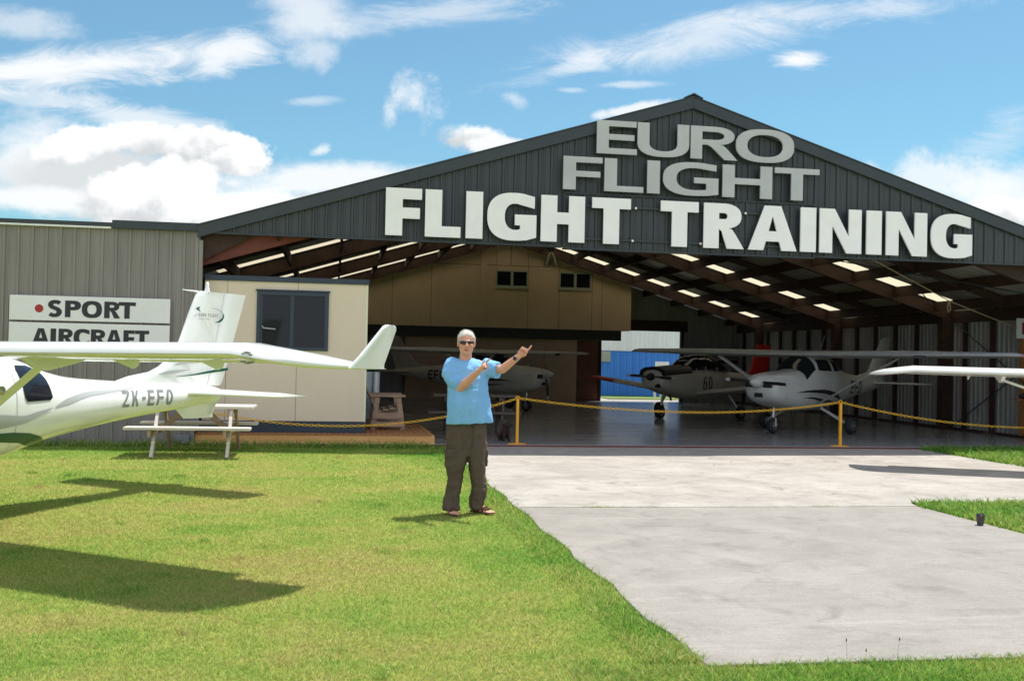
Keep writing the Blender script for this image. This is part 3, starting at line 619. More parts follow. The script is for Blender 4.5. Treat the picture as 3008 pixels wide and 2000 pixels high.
build('ply_lining', MB().box(8.7, DX0 - .07, BACK - .12, BACK - .06, FLOOR, 2.2), mat('rust_brown_ply', (.20, .07, .03), .6, 0, 2, 0, (.14, .05, .022)), hangar, HO)
build('sill_angle', MB().box(HX0 - .3, HX1, FY - .035, FY - .005, 0, FLOOR + .005), red_dark, hangar, HO)
build('sill_nosing', MB().box(HX0 - .3, HX1, FY - .004, FY + .05, 0, FLOOR + .008), mat('pale_screed_edge', (.42, .42, .43), .6), hangar, HO)
mb = MB().box(WX0 + .02, WX1 - .02, FY + .05, BACK + .1, -.1, FLOOR); tag(build('hangar_floor', mb, floor_m), kind='structure')

# ------------------------------------------------------------------ letters on the gable
LY = GY - .155
sg_w = thing('fascia_sign', 'large white cut-out letters reading FLIGHT TRAINING', 'sign', (6.27, LY, 3.58))
FT = [(.82, 1.43), (1.49, 2.1), (2.19, 2.48), (2.56, 3.42), (3.5, 4.28), (4.41, 5.11), (5.66, 6.36), (6.46, 7.22), (7.3, 8.23), (8.3, 8.6), (8.67, 9.49), (9.59, 9.89), (9.98, 10.8), (10.88, 11.72)]
for ch, (a, b) in zip('FLIGHTTRAINING', FT):
    letter_on_wall(ch, a, b, 3.585, 4.39, LY, .285 if ch not in 'N' else .27, .185, white_paint, sg_w, (6.27, LY, 3.58), .035)
sg_s = thing('fascia_sign', 'silver grey cut-out letters reading EURO FLIGHT below roof peak', 'sign', (6.27, LY, 4.5))
for ch, (a, b) in list(zip('EURO', [(4.47, 5.2), (5.21, 6.16), (6.19, 7.07), (7.04, 8.15)])):
    letter_on_wall(ch, a, b, 5.17, 5.755, LY, .215, .10, silver_paint, sg_s, (6.27, LY, 4.5), .035)
for ch, (a, b) in list(zip('FLIGHT', [(3.88, 4.58), (4.62, 5.33), (5.4, 5.63), (5.69, 6.72), (6.8, 7.74), (7.79, 8.65)])):
    letter_on_wall(ch, a, b, 4.51, 5.09, LY, .225, .10, silver_paint, sg_s, (6.27, LY, 4.5), .035)

# ------------------------------------------------------------------ grey shed on the left
SO = (-7, FY, 0)
shed = thing('metal_shed', 'grey ribbed steel shed joined to the left of the hangar', 'shed', SO)
build('wall', ribbed(-14, HX0 - .06, lambda x: 0, lambda x: 3.55, FY, -1), shed_grey, shed, SO)
build('roof_flashing', MB().box(-14, -3.6, FY - .07, FY + .2, 3.56, 3.625), charcoal_trim, shed, SO)
build('roof_flashing', MB().box(-3.6, HX0 + .0, FY - .1, FY + .2, 3.535, 3.665), charcoal_trim, shed, SO)
build('gutter_lip', MB().box(-14, -3.62, FY - .085, FY - .02, 3.525, 3.552), offwhite, shed, SO)
build('roof', MB().prism([(-14, 3.58), (-14, 3.61), (HX0 - .1, 3.61), (HX0 - .1, 3.58)], 1, FY + .2, 30), charcoal, shed, SO)
build('corner_trim', MB().box(HX0 - .06, HX0 + .0, FY - .05, FY + .06, 0, 3.53), shed_grey, shed, SO, bevel=.008)
build('downpipe', MB().box(HX0 + .003, HX0 + .07, FY - .06, FY + .01, .25, 3.4), shed_grey, shed, SO, bevel=.012)
build('side_wall', MB().box(-14.05, -14, FY, 30, 0, 3.55), shed_grey, shed, SO)
bx = build('meter_box', MB().box(-2.52, -2.30, FY - .13, FY - .045, 0.03, .17), mat('grey_plastic_box', (.20, .22, .24), .5), None, (0, 0, 0), bevel=.008)
tag(bx, 'small grey box fixed at the foot of the grey shed corner', 'box')
def board(z0, z1, label, drop):
    t = thing('sign_board', label, 'sign', (-3.9, FY - .07, z0))
    build('panel', MB().prism([(-5.14, z0), (-2.66, z0 - .0), (-2.66, z1 - .0), (-5.14, z1)], 1, FY - .075, FY - .045), signboard, t, (-3.9, FY - .07, z0), bevel=.004)
    return t
O1 = (-3.9, FY - .07, 2.0)
b1 = board(2.0, 2.4, 'white sign board reading SPORT with a red dot', 0)
build('dot', MB().lathe([(.066, 0), (.066, .004)], (-4.69, FY - .0755, 2.19), 1, 40), red_paint, b1, O1)
for ch, (a, b) in zip('SPORT', [(-4.56, -4.335), (-4.294, -4.05), (-4.036, -3.725), (-3.69, -3.44), (-3.47, -3.2)]):
    letter_on_wall(ch, a, b, 2.06, 2.33, FY - .078, .085, .06, ink, b1, O1, .002)
b2 = board(1.55, 1.965, 'white sign board reading AIRCRAFT below the SPORT board', 0); O2 = (-3.9, FY - .07, 1.55)
for ch, (a, b) in zip('AIRCRAFT', [(-4.786, -4.52), (-4.504, -4.42), (-4.382, -4.15), (-4.15, -3.90), (-3.885, -3.65), (-3.655, -3.40), (-3.381, -3.205), (-3.2, -2.98)]):
    letter_on_wall(ch, a, b, 1.605, 1.872, FY - .078, .08, .058, ink, b2, O2, .002)

# ------------------------------------------------------------------ deck and site cabin
CO = (-.8, 18.1, .2)
deck = thing('timber_deck', 'low pine deck under the cream cabin', 'deck', (-.2, 18, 0))
dk = (-.2, 18, 0)
build('fascia_board', MB().box(-2.23, 1.76, FY + .03, FY + .07, .035, .178), pine, deck, dk, bevel=.004)
build('fascia_board', MB().box(1.72, 1.76, FY + .07, 20.7, .035, .178), pine, deck, dk, bevel=.004)
mb = MB(); k = 0; x = -2.23
while x < 1.7: mb.box(x, x + .087, FY + .015, 20.72, .18, .203); x += .094
build('deck_boards', mb, pine_worn, deck, dk, bevel=.003)
CY = 18.06
cabin = thing('site_cabin', 'cream panel cabin with navy trim and dark sliding window', 'cabin', CO)
CZ0, CZ1, CX0, CX1, CB = .40, 2.755, -2.15, .57, 18.75
build('wall', MB().box(CX0, CX1, CY, CB, CZ0, CZ1), cream, cabin, CO, bevel=.004)
jm = MB()
for x in (-1.775, -.61): jm.box(x - .004, x + .004, CY - .002, CY + .01, CZ0 + .002, CZ1 - .002)
build('panel_joint', jm, mat('shadow_joint', (.25, .21, .15), .7), cabin, CO)
build('corner_flashing', MB().box(CX1 - .03, CX1 + .004, CY - .006, CY + .03, CZ0 + .001, CZ1 - .001), mat('pale_cream_trim', (.72, .69, .52), .5), cabin, CO)
build('roof_fascia', MB().box(CX0, CX1 + .02, CY - .03, CB + .02, CZ1, 2.845), navy_trim, cabin, CO, bevel=.004)
build('base_skirt', MB().box(CX0, CX1, CY + .01, CB, .206, CZ0), navy_trim, cabin, CO)
wz0, wz1 = 1.60, 2.60
wf = MB().box(-1.29, -1.225, CY - .035, CY + .02, wz0, wz1).box(-.155, -.09, CY - .035, CY + .02, wz0, wz1).box(-1.225, -.155, CY - .035, CY + .02, wz0, wz0 + .06).box(-1.225, -.155, CY - .035, CY + .02, wz1 - .07, wz1)
wf.box(-.735, -.67, CY - .028, CY + .015, wz0 + .06, wz1 - .07).box(-1.225, -1.19, CY - .022, CY + .01, wz0 + .06, wz1 - .07).box(-1.31, -.07, CY - .05, CY - .002, wz1, wz1 + .025)
w = build('window', wf, navy_trim, cabin, CO, bevel=.004)
build('pane', MB().box(-1.19, -.735, CY - .012, CY - .006, wz0 + .06, wz1 - .07), glass_dk, w, CO)
build('pane', MB().box(-.67, -.155, CY - .018, CY - .012, wz0 + .06, wz1 - .07), glass_dk, w, CO)
build('handle', MB().tube([(-1.19, CY - .05, 2.0), (-1.17, CY - .06, 1.97), (-.98, CY - .06, 1.955)], .012, 8), steel, w, CO)

# ------------------------------------------------------------------ mezzanine office and partition
MY = 34.78; MO = (4, MY, 2.55)
mez = thing('mezzanine_office', 'tan boarded upper office with two small windows at hangar rear', 'office', MO)
pts = [(WX0 + .05, 2.55), (10.15, 2.55), (10.15, iroof(10.15) - .03), (IRX, IRZ - .03), (WX0 + .05, iroof(WX0 + .05) - .03)]
build('wall', MB().prism(pts, 1, MY, BACK - .06), cream_dk, mez, MO)
jm = MB()
for x in (1.9, 3.2, 6.5, 7.59, 8.75, 9.1): jm.box(x - .006, x + .006, MY - .003, MY + .01, 2.56, (4.66 if x < 9 else 4.4))
jm.box(HX0 + .1, 10.1, MY - .004, MY + .01, 4.655, 4.672).box(5.88, 5.9, MY - .004, MY + .01, 4.672, 5.7)
for x in (5.4, 6.5, 7.6): jm.box(x - .006, x + .006, MY - .003, MY + .01, 4.672, 5.15)
build('panel_joint', jm, mat('dark_joint', (.10, .07, .04), .8), mez, MO)
build('corner_batten', MB().box(4.86, 5.06, MY - .05, MY + .01, 2.55, iroof(5) - .1), cream_dk, mez, MO)
build('support_beam', MB().box(HX0 + .3, 9.82, MY + .02, MY + .3, 2.2, 2.545), mat('black_steel_beam', (.012, .011, .010), .6), mez, MO)
alu = mat('aluminium_frame', (.40, .40, .37), .4, .3)
for x0, x1 in ((5.38, 6.49), (7.58, 8.70)):
    z0, z1 = 3.94, 4.505; xm = (x0 + x1) / 2
    f = MB().box(x0, x0 + .045, MY - .03, MY + .02, z0, z1).box(x1 - .045, x1, MY - .03, MY + .02, z0, z1).box(x0 + .045, x1 - .045, MY - .03, MY + .02, z0, z0 + .05).box(x0 + .045, x1 - .045, MY - .03, MY + .02, z1 - .045, z1).box(xm - .045, xm + .045, MY - .028, MY + .02, z0 + .05, z1 - .045).box(x0 - .03, x1 + .03, MY - .045, MY + .005, z0 - .045, z0)
    w = build('window', f, alu, mez, MO)
    build('pane', MB().box(x0 + .045, xm - .045, MY - .012, MY - .006, z0 + .05, z1 - .045), glass_dk, w, MO)
    build('pane', MB().box(xm + .045, x1 - .045, MY - .012, MY - .006, z0 + .05, z1 - .045), glass_dk, w, MO)
tag(build('partition_wall', MB().box(2.5, 8.66, BACK - .3, BACK - .15, FLOOR, 2.5), cream_dk), 'low tan partition wall under the upper office at hangar rear', 'wall')

# ------------------------------------------------------------------ beyond the back door
tag(build('yard_concrete', MB().box(-10, 40, BACK + .12, 41.5, -.1, .006), conc_far), kind='structure')
tag(build('yard_verge', MB().box(10.6, 40, 39.2, 40.6, -.05, .03), MATS['grass_blade']), 'thin strip of grass beyond the rear door', 'grass', kind='stuff')
BY = 43.5; BO = (14, BY, 0)
blue = thing('blue_shed', 'bright blue steel shed with pale upper cladding seen through rear door', 'shed', BO)
build('wall', ribbed(4, 30, lambda x: 0, lambda x: 1.93, BY, -1, .28), blue_clad, blue, BO)
build('upper_cladding', ribbed(4, 30, lambda x: 1.93, lambda x: 4.2, BY - .05, -1, .2), offwhite, blue, BO)
build('roof', MB().prism([(BY - .1, 4.2), (BY + 8, 6), (BY + 8, 6.05), (BY - .1, 4.27)], 0, 4, 30), offwhite, blue, BO)
w = build('window', MB().box(11.35, 11.8, BY - .06, BY - .005, 1.45, 1.9), alu, blue, BO)
build('pane', MB().box(11.4, 11.75, BY - .07, BY - .061, 1.5, 1.85), mat('pale_yard_glass', (.35, .36, .30), .3), w, BO)
t = thing('water_tank_stand', 'white upright pipes and a white panel standing before the blue shed', 'pipes', (13.6, 42, 0))
for x in (13.35, 13.62, 13.85): build('pipe', MB().tube([(x, 42, .0), (x, 42, .75)], .055, 12), offwhite, t, (13.6, 42, 0))
build('panel', MB().box(13.35, 13.95, 41.97, 42.02, .75, 1.5), offwhite, t, (13.6, 42, 0))
#@@PART3
# ------------------------------------------------------------------ aircraft builders
def pchip(xs, ys, x):
    xs, ys = np.array(xs, float), np.array(ys, float); h = np.diff(xs); d = np.diff(ys) / h
    m = np.zeros(len(xs)); m[0], m[-1] = d[0], d[-1]
    for i in range(1, len(xs) - 1):
        if d[i - 1] * d[i] > 0:
            w1, w2 = 2 * h[i] + h[i - 1], h[i] + 2 * h[i - 1]; m[i] = (w1 + w2) / (w1 / d[i - 1] + w2 / d[i])
    i = np.clip(np.searchsorted(xs, x) - 1, 0, len(xs) - 2); t = (x - xs[i]) / h[i]
    return (2 * t**3 - 3 * t**2 + 1) * ys[i] + (t**3 - 2 * t**2 + t) * h[i] * m[i] + (-2 * t**3 + 3 * t**2) * ys[i + 1] + (t**3 - t**2) * h[i] * m[i + 1]
class Fus:
    """fuselage: stations (x aft, top z, bottom z, half width, exponent)"""
    def __init__(s, st): s.a = np.array(st, float)
    def at(s, x):
        a = s.a; x = min(max(x, a[0, 0]), a[-1, 0]); return [float(pchip(a[:, 0], a[:, k], x)) for k in (1, 2, 3, 4)]
    def side(s, x, z):
        t, b, w, e = s.at(x); c, h = (t + b) / 2, (t - b) / 2; q = min(1, abs((z - c) / h)); return w * (1 - q ** e) ** (1 / e)
    def mesh(s, nx=60, na=36):
        a = s.a; xs = np.unique(np.concatenate([np.linspace(a[0, 0], a[-1, 0], nx), a[:, 0]])); rg = []
        for x in xs:
            t, b, w, e = s.at(x); c, h = (t + b) / 2, (t - b) / 2; r = []
            for k in range(na):
                an = 2 * PI * k / na; cc, ss = math.cos(an), math.sin(an)
                r.append((x, w * math.copysign(abs(cc) ** (2 / e), cc), c + h * math.copysign(abs(ss) ** (2 / e), ss)))
            rg.append(r)
        return MB().rings(rg)
    def decal(s, contours, side=-1, off=.004, step=.05):
        """flat outlines (x, z) wrapped on to the flank"""
        v, f = fill(contours); b = bmesh.new(); bv = [b.verts.new((p[0], p[1], 0)) for p in v]
        for q in f:
            try: b.faces.new([bv[i] for i in q])
            except ValueError: pass
        lo = [min(p[k] for p in v) for k in (0, 1)]; hi = [max(p[k] for p in v) for k in (0, 1)]
        for k, nrm in ((0, (1, 0, 0)), (1, (0, 1, 0))):
            n = max(1, int((hi[k] - lo[k]) / step)); 
            for i in range(1, n + 1):
                co = [0, 0, 0]; co[k] = lo[k] + (hi[k] - lo[k]) * i / (n + 1)
                bmesh.ops.bisect_plane(b, geom=b.verts[:] + b.edges[:] + b.faces[:], plane_co=co, plane_no=nrm)
        b.verts.index_update(); m = MB()
        m.add([(q.co.x, side * (s.side(q.co.x, q.co.y) + off), q.co.y) for q in b.verts], [[x.index for x in fc.verts] for fc in b.faces]); b.free(); return m
AF = [(0, 0), (.012, .34), (.04, .58), (.1, .82), (.2, .97), (.32, 1.0), (.5, .86), (.7, .56), (.88, .23), (1, .02)]
def foil(y, xle, ch, zc, th, inc=0.0, sweepz=None, vertical=False):
    up = [(x, z * th * .72) for x, z in AF]; lo = [(x, -z * th * .28) for x, z in AF[1:-1]][::-1]
    r = []
    for x, z in up + lo:
        X, Z = xle + x * ch, zc + z - inc * (x - .25) * ch
        r.append((X, y, Z) if not vertical else (X, z + zc, y))
    return r
def wheel(parent, c, r, w, hub_m=None, cover=False, ax=1, name='wheel'):
    t = MB().lathe([(r * .55, -w * .42), (r * .86, -w * .5), (r * .97, -w * .3), (r, 0), (r * .97, w * .3), (r * .86, w * .5), (r * .55, w * .42)], c, ax, 28)
    o = build('wheel', t, black_rub, parent, smooth=40)
    build('rim', MB().lathe([(r * .1, -w * .46), (r * .3, -w * .40), (r * .5, -w * .44), (r * .56, -w * .36), (r * .56, w * .36), (r * .5, w * .44), (r * .3, w * .40), (r * .1, w * .46)], c, ax, 24), hub_m or steel, o, smooth=40)
    return o
def propeller(parent, x, z, R, ang, tip, sc=1.0, spin=ac_white, spl=.28, spr=.15):
    m = MB(); tips = MB()
    for sgn in (0, PI):
        a = ang + sgn; rg = []; rt_ = []
        for q, chd, tw in ((.10, .05, 60), (.22, .085, 48), (.45, .10, 32), (.7, .095, 23), (.86, .08, 18), (.94, .075, 17), (1.0, .045, 16)):
            rr = q * R; c, s_ = math.cos(rad(tw)), math.sin(rad(tw)); ring = []
            for px, pz in ((-.5, 0), (-.25, .09), (.15, .1), (.5, 0), (.15, -.03), (-.25, -.03)):
                cx, cz = px * chd * sc, pz * chd * sc
                lx, lt = cx * s_ + cz * c, cx * c - cz * s_
                ring.append((x + lx, rr * math.cos(a) - lt * math.sin(a), z + rr * math.sin(a) + lt * math.cos(a)))
            if q <= .86: rg.append(ring)
            if q >= .86: rt_.append(ring)
        m.rings(rg); tips.rings(rt_)
    o = build('propeller', m, black_paint, parent, smooth=50); build('blade_tip', tips, tip, o, smooth=50)
    prof = [(.004, -spl), (spr * .3, -spl * .93), (spr * .62, -spl * .68), (spr * .87, -spl * .32), (spr, 0), (spr, .06)]
    build('spinner', MB().lathe(prof, (x, 0, z), 0, 24), spin, o, smooth=50)
    return o
def text_on(fus, txt, x0, z0, h, wch, gap, s, b, side=-1, slant=0.0, rev=False):
    """registration letters along the flank, one list of outlines"""
    out = MB(); x = x0
    for ch in txt:
        w = wch * (.5 if ch == '-' else 1)
        if ch != ' ':
            cs = [[(x + p[0] + slant * p[1], z0 + p[1]) for p in c] for c in glyph(ch, w, h, s, b)]
            if rev: cs = [[(2 * x0 - q[0], q[1]) for q in c] for c in cs]
            d = fus.decal(cs, side, .004, .04); out.add(d.v, d.f)
        x += w + gap
    return out
def ribbon(pts, wid):
    """tapering swoosh from a centre line and widths"""
    A, B = [], []
    for i, (p, w_) in enumerate(zip(pts, wid)):
        a, c = pts[max(0, i - 1)], pts[min(len(pts) - 1, i + 1)]; dx, dz = c[0] - a[0], c[1] - a[1]; l = math.hypot(dx, dz)
        nx, nz = -dz / l, dx / l; A.append((p[0] + nx * w_ / 2, p[1] + nz * w_ / 2)); B.append((p[0] - nx * w_ / 2, p[1] - nz * w_ / 2))
    return A + B[::-1]
def curve_pts(ctrl, n=24):
    xs = [c[0] for c in ctrl]; X = np.linspace(xs[0], xs[-1], n)
    return [(float(x), float(pchip(xs, [c[1] for c in ctrl], x))) for x in X], [max(.002, float(pchip(xs, [c[2] for c in ctrl], x))) for x in X]

# ---------------- white light aeroplane on the lawn (nose out of frame to the left)
JT = (math.sin(rad(34.5)), math.cos(rad(34.5)))   # nose -> tail direction
JA = math.atan2(JT[1], JT[0])
def sport_plane(name, label, loc, rz, winglets, zs=1.0, detail=True, sy=1.66):
    t = thing(name, label, 'aeroplane', loc, rz, 'white light aeroplanes parked outside')
    t.scale = (1, 1, zs)
    F = Fus([(-2.25, .98, .78, .10, 2.1), (-2.1, 1.06, .66, .24, 2.2), (-1.8, 1.14, .56, .40, 2.3), (-1.4, 1.2, .49, .50, 2.4), (-1.05, 1.36, .46, .54, 2.4), (-.75, 1.53, .45, .56, 2.4), (-.2, 1.56, .46, .56, 2.4), (.2, 1.55, .49, .53, 2.3),
             (.45, 1.50, .53, .49, 2.3), (.72, 1.425, .60, .44, 2.2), (1.0, 1.335, .665, .38, 2.1), (1.3, 1.275, .715, .33, 2.1), (1.82, 1.235, .785, .255, 2.0), (2.4, 1.205, .85, .19, 2.0), (3.0, 1.175, .90, .13, 2.0), (3.4, 1.155, .935, .085, 2.0), (3.6, 1.12, .97, .035, 2.0), (3.66, 1.08, 1.02, .01, 2.0)])
    f = build('fuselage', F.mesh(80, 40), gel_white, t, smooth=60)
    # wings, dihedral, squared tips
    for sg in (-1, 1):
        L_ = 4.42; rg = []
        for y, xle, ch, th in ((.0, -.87, 1.0, .135), (1.5, -.87, .99, .13), (3.0, -.87, .98, .125), (3.9, -.87, .97, .12), (4.15, -.86, .955, .112), (4.3, -.80, .90, .10), (4.4, -.66, .78, .075), (4.46, -.46, .58, .05), (4.49, -.34, .47, .03)):
            zc = 1.497 + .012 * y - max(0, y - 3.9) * .13; rg.append(foil(sg * y, xle, ch, zc, th, .03))
        build('wing', MB().rings(rg), gel_white, t, smooth=55)
        if winglets:
            rw = []
            for h, xle, ch, dy in ((0, -.36, .46, 0), (.03, -.33, .42, .008), (.09, -.25, .36, .02), (.275, -.06, .21, .065), (.298, -.035, .17, .07), (.308, .0, .11, .072)):
                ring = []
                for x, z in [(x, z * .018) for x, z in AF] + [(x, -z * .018) for x, z in AF[1:-1]][::-1]: ring.append((xle + x * ch, sg * (4.485 + dy) + sg * z, 1.470 + h))
                rw.append(ring)
            build('winglet', MB().rings(rw), gel_white, t, smooth=55)
        # flap with its hinge brackets hanging under the trailing edge
        build('flap', MB().rings([foil(sg * y, .03, .20, 1.462 + .012 * y, .03, .16) for y in (.75, 2.2, 3.9)]), gel_white, t, smooth=50)
        for y in (1.35, 2.15, 3.02):
            zb = 1.468 + .012 * y
            build('flap_bracket', MB().prism([(-.20, zb), (.12, zb - .01), (.10, zb - .065), (.05, zb - .085)], 1, sg * y - .008, sg * y + .008), gel_white, t)
        # strut and its root fairing
        a, b = Vector((-.42, sg * .50, .66)), Vector((-.40, sg * sy, 1.435)); rg = []
        for i in range(9):
            p = a.lerp(b, i / 8); rg.append([(p.x + .058 * math.cos(2 * PI * k / 14), p.y + .024 * math.sin(2 * PI * k / 14) * .7, p.z - .024 * math.sin(2 * PI * k / 14) * sg * sg * .7) for k in range(14)])
        st = build('wing_strut', MB().rings(rg), gel_white, t, smooth=60)
        build('strut_fairing', MB().prism([(-.62, 1.49), (.06, 1.485), (-.12, 1.435), (-.36, 1.385), (-.50, 1.41)], 1, sg * sy - .03, sg * sy + .03), gel_white, t, bevel=.012)
        c = a.lerp(b, .67)
        lp = build('strut_light', MB().lathe([(.012, -.05), (.03, -.045), (.036, 0), (.036, .03), (.03, .034)], (c.x - .075, c.y, c.z + .035), 0, 18), steel, t, smooth=40)
        # tailplane
        rg = [foil(sg * y, 2.93 + .02 * y, .60 - .05 * y, 1.075, .085 - .02 * y) for y in (.0, .4, .9, 1.2)] + [foil(sg * 1.31, 3.0, .5, 1.075, .045), foil(sg * 1.37, 3.12, .36, 1.075, .012)]
        build('tailplane', MB().rings(rg), gel_white, t, smooth=55)
    # fin and rudder
    def fin_sec(z, x0, x1, th): return [(x0 + x * (x1 - x0), (k * zz) * th, z) for x, zz, k in [(x, z_, 1) for x, z_ in AF] + [(x, z_, -1) for x, z_ in AF[1:-1]][::-1]]
    hinge = lambda z: 3.40 + (z - 1.15) * .235
    le = [(1.10, 1.80), (1.22, 1.95), (1.275, 2.15), (1.32, 2.45), (1.38, 2.60), (1.46, 2.72), (1.67, 2.91), (2.0, 3.06), (2.2, 3.155), (2.25, 3.19), (2.265, 3.24)]
    build('fin', MB().rings([fin_sec(z, x, hinge(z) - .004, .05 if z < 2.2 else .03) for z, x in le]), gel_white, t, smooth=60)
    te = lambda z: 3.645 + (z - 1.14) * .372
    build('rudder', MB().rings([fin_sec(z, hinge(z) + .004, te(z) - (.02 if z in (1.15,) else 0), .026) for z in (1.15, 1.2, 1.5, 1.9, 2.2, 2.265)]), gel_white, t, smooth=60)
    build('beacon', MB().lathe([(.035, 0), (.03, .03), (.022, .06), (.02, .11), (.008, .12)], (3.36, 0, 2.26), 2, 16), gel_white, t, smooth=50)
    build('pitot_probe', MB().tube([(3.2, 0, 2.255), (2.95, 0, 2.262)], [.012, .005], 10), gel_white, t)
    # under-tail fin
    build('ventral_fin', MB().rings([[(x, y, z) for x, y in ((2.75 + (1.0 - z) * 1.2, 0), (3.1, .055), (3.45, .05), (3.62 - (1.0 - z) * .75, 0), (3.45, -.05), (3.1, -.055))] for z in (1.0, .92, .84, .78)]), gel_white, t, smooth=50)
    # windows on both flanks
    for sd in (-1, 1):
        build('side_window', F.decal([[(.395, 1.36), (.42, 1.40), (.60, 1.395), (.74, 1.35), (.775, 1.27), (.80, 1.10), (.765, 1.075), (.46, 1.07), (.43, 1.11)]], sd, .006), tint_glass, t, smooth=60)
        build('door_window', F.decal([[(-.72, 1.36), (-.60, 1.42), (.06, 1.42), (.12, 1.36), (.12, 1.06), (-.55, 1.06)]], sd, .006), tint_glass, t, smooth=60)
        if detail:
            for ctrl in ([(-.4, .83, .1), (.1, .90, .13), (.40, .905, .075), (.62, .955, .045), (.80, 1.0, .006)], [(.55, 1.00, .04), (.75, 1.035, .02), (.8, 1.04, .004)] if False else [(.83, 1.005, .008), (1.05, 1.06, .06), (1.35, 1.115, .05), (1.9, 1.145, .018), (2.15, 1.17, .004)]):
                p, wv = curve_pts(ctrl); build('stripe', F.decal([ribbon(p, wv)], sd, .004), greystripe, t, smooth=60)
            p, wv = curve_pts([(-.6, .86, .10), (-.1, .825, .11), (.35, .79, .12), (.60, .755, .11), (.80, .70, .08)]); 
            build('stripe', F.decal([[(-.6, .80), (.0, .80), (.33, .795), (.55, .775), (.74, .73), (.90, .675), (.86, .655), (.70, .64), (.60, .65), (.45, .69), (.2, .715), (-.6, .72)]], sd, .005), green, t, smooth=60)
    for x, zt, zb in ((.315, 1.50, .60), (2.62, 1.20, .87)):
        build('panel_seam', F.decal([[(x, zt - .04), (x + .006, zt - .04), (x + .006 + .03, zb + .03), (x + .03, zb + .03)]], -1, .003), greystripe, t, smooth=60)
    rv = MB()
    for i in range(9): x = 2.7 + .1 * i; z = .985 - .012 * i * .4; rv.ball((x, -(F.side(x, z) + .002), z), .006, .003, .006, 8, 5)
    build('rivets', rv, greystripe, t)
    if detail:
        build('registration_letters', text_on(F, 'ZK-EFO', 1.83, .96, .172, .108, .045, .03, .03, -1, .12), reg_grey, t, smooth=60)
        # tail emblem and stripes painted on the fin
        fy = lambda x, z: -.046
        def fin_decal(cs, m, nm, off=.05):
            v, f_ = fill(cs); build(nm, MB().add([(p[0], -off, p[1]) for p in v], f_), m, t)
        for ctrl, m in (([(2.78, 1.40, .004), (3.0, 1.435, .045), (3.2, 1.44, .03), (3.36, 1.46, .004)], greystripe), ([(2.55, 1.295, .004), (2.72, 1.315, .04), (2.92, 1.33, .02), (3.05, 1.345, .003)], greystripe)):
            p, wv = curve_pts(ctrl); fin_decal([ribbon(p, wv)], m, 'stripe', .052)
        p, wv = curve_pts([(2.82, 1.265, .004), (3.1, 1.285, .016), (3.4, 1.32, .03), (3.7, 1.35, .034)]); fin_decal([ribbon(p, wv)], green, 'stripe', .053)
        A_ = arc(3.40, 1.985, .19, .085, 100, -75, 24); w_ = [.004 + .024 * min(1, i / 14) if i < 20 else .028 - .006 * (i - 20) for i in range(25)]
        fin_decal([ribbon(A_[:14], w_[:14])], greystripe, 'emblem', .056); fin_decal([ribbon(A_[12:], w_[12:])], green, 'emblem', .0565)
        fin_decal([[(3.11, 2.055), (3.19, 2.085), (3.165, 2.055), (3.20, 2.015)]], green, 'emblem', .056)
        x = 3.165; em = MB()
        for ch in 'EURO FLIGHT':
            if ch == ' ': x += .025; continue
            w1 = .008 if ch == 'I' else .025
            v, f_ = fill(glyph(ch, w1, .04, .007, .007)); em.add([(x + p[0] + (p[1]) * .08, -.057, 1.965 + p[1]) for p in v], f_); x += w1 + .0085
        build('emblem_lettering', em, reg_grey, t)
        em = MB(); x = 3.18
        for k, ch in enumerate('INTERNATIONAL'):
            w1 = .005 if ch == 'I' else .011; v, f_ = fill(glyph(ch, w1, .016, .0035, .003)); em.add([(x + p[0], -.057, 1.93 + p[1]) for p in v], f_); x += w1 + .0045
        build('emblem_lettering', em, greystripe, t)
    if winglets:
        for pts_ in (((-4.03, 1.565, .028, .007), (-4.06, 1.552, .020, .009), (-4.00, 1.556, .012, .007)), ((-4.06, 1.50, .018, .008), (-4.03, 1.494, .022, .008), (-3.99, 1.503, .014, .006))):
            mk = MB()
            for y, z, ry, rz in pts_: mk.ball((-.845, y, z), .03, ry, rz, 10, 6)
            build('wing_marking', mk, reg_grey, t, smooth=60)
    # undercarriage with white spats
    for sg in (-1, 1):
        a, b = Vector((-.61, sg * .42, .62)), Vector((-.56, sg * .88, .24)); build('gear_leg', MB().bar(a, b, .05, .02, (1, 0, 0)), gel_white, t, bevel=.006)
        wheel(t, (-.56, sg * .90, .15), .15, .10)
        build('wheel_spat', MB().ball((-.50, sg * .90, .20), .34, .085, .115, 20, 12), gel_white, t, smooth=60)
    build('gear_leg', MB().tube([(-1.45, 0, .55), (-1.5, 0, .2)], .025, 10), steel, t); wheel(t, (-1.5, 0, .14), .14, .09)
    propeller(t, -2.27, .88, .76, rad(15), ac_white, 1, gel_white, .2, .11)
    return t
sport_plane('light_aeroplane', 'white high wing light aeroplane with upturned wing tip, tail over picnic table', (-3.39, 9.96, 0), JA, True)
# second one: only its wing reaches into the picture from the right
RA = rad(90 - 25)
rw_, rt2 = (math.cos(rad(-25)), math.sin(rad(-25))), (math.sin(rad(25)), math.cos(rad(25)))
sport_plane('light_aeroplane', 'white aeroplane wing reaching in from the right edge before hangar', (8.27 + rw_[0] * 4.45 + rt2[0] * .4, 14.94 + rw_[1] * 4.45 + rt2[1] * .4, 0), RA, False, .962, False, 2.62)

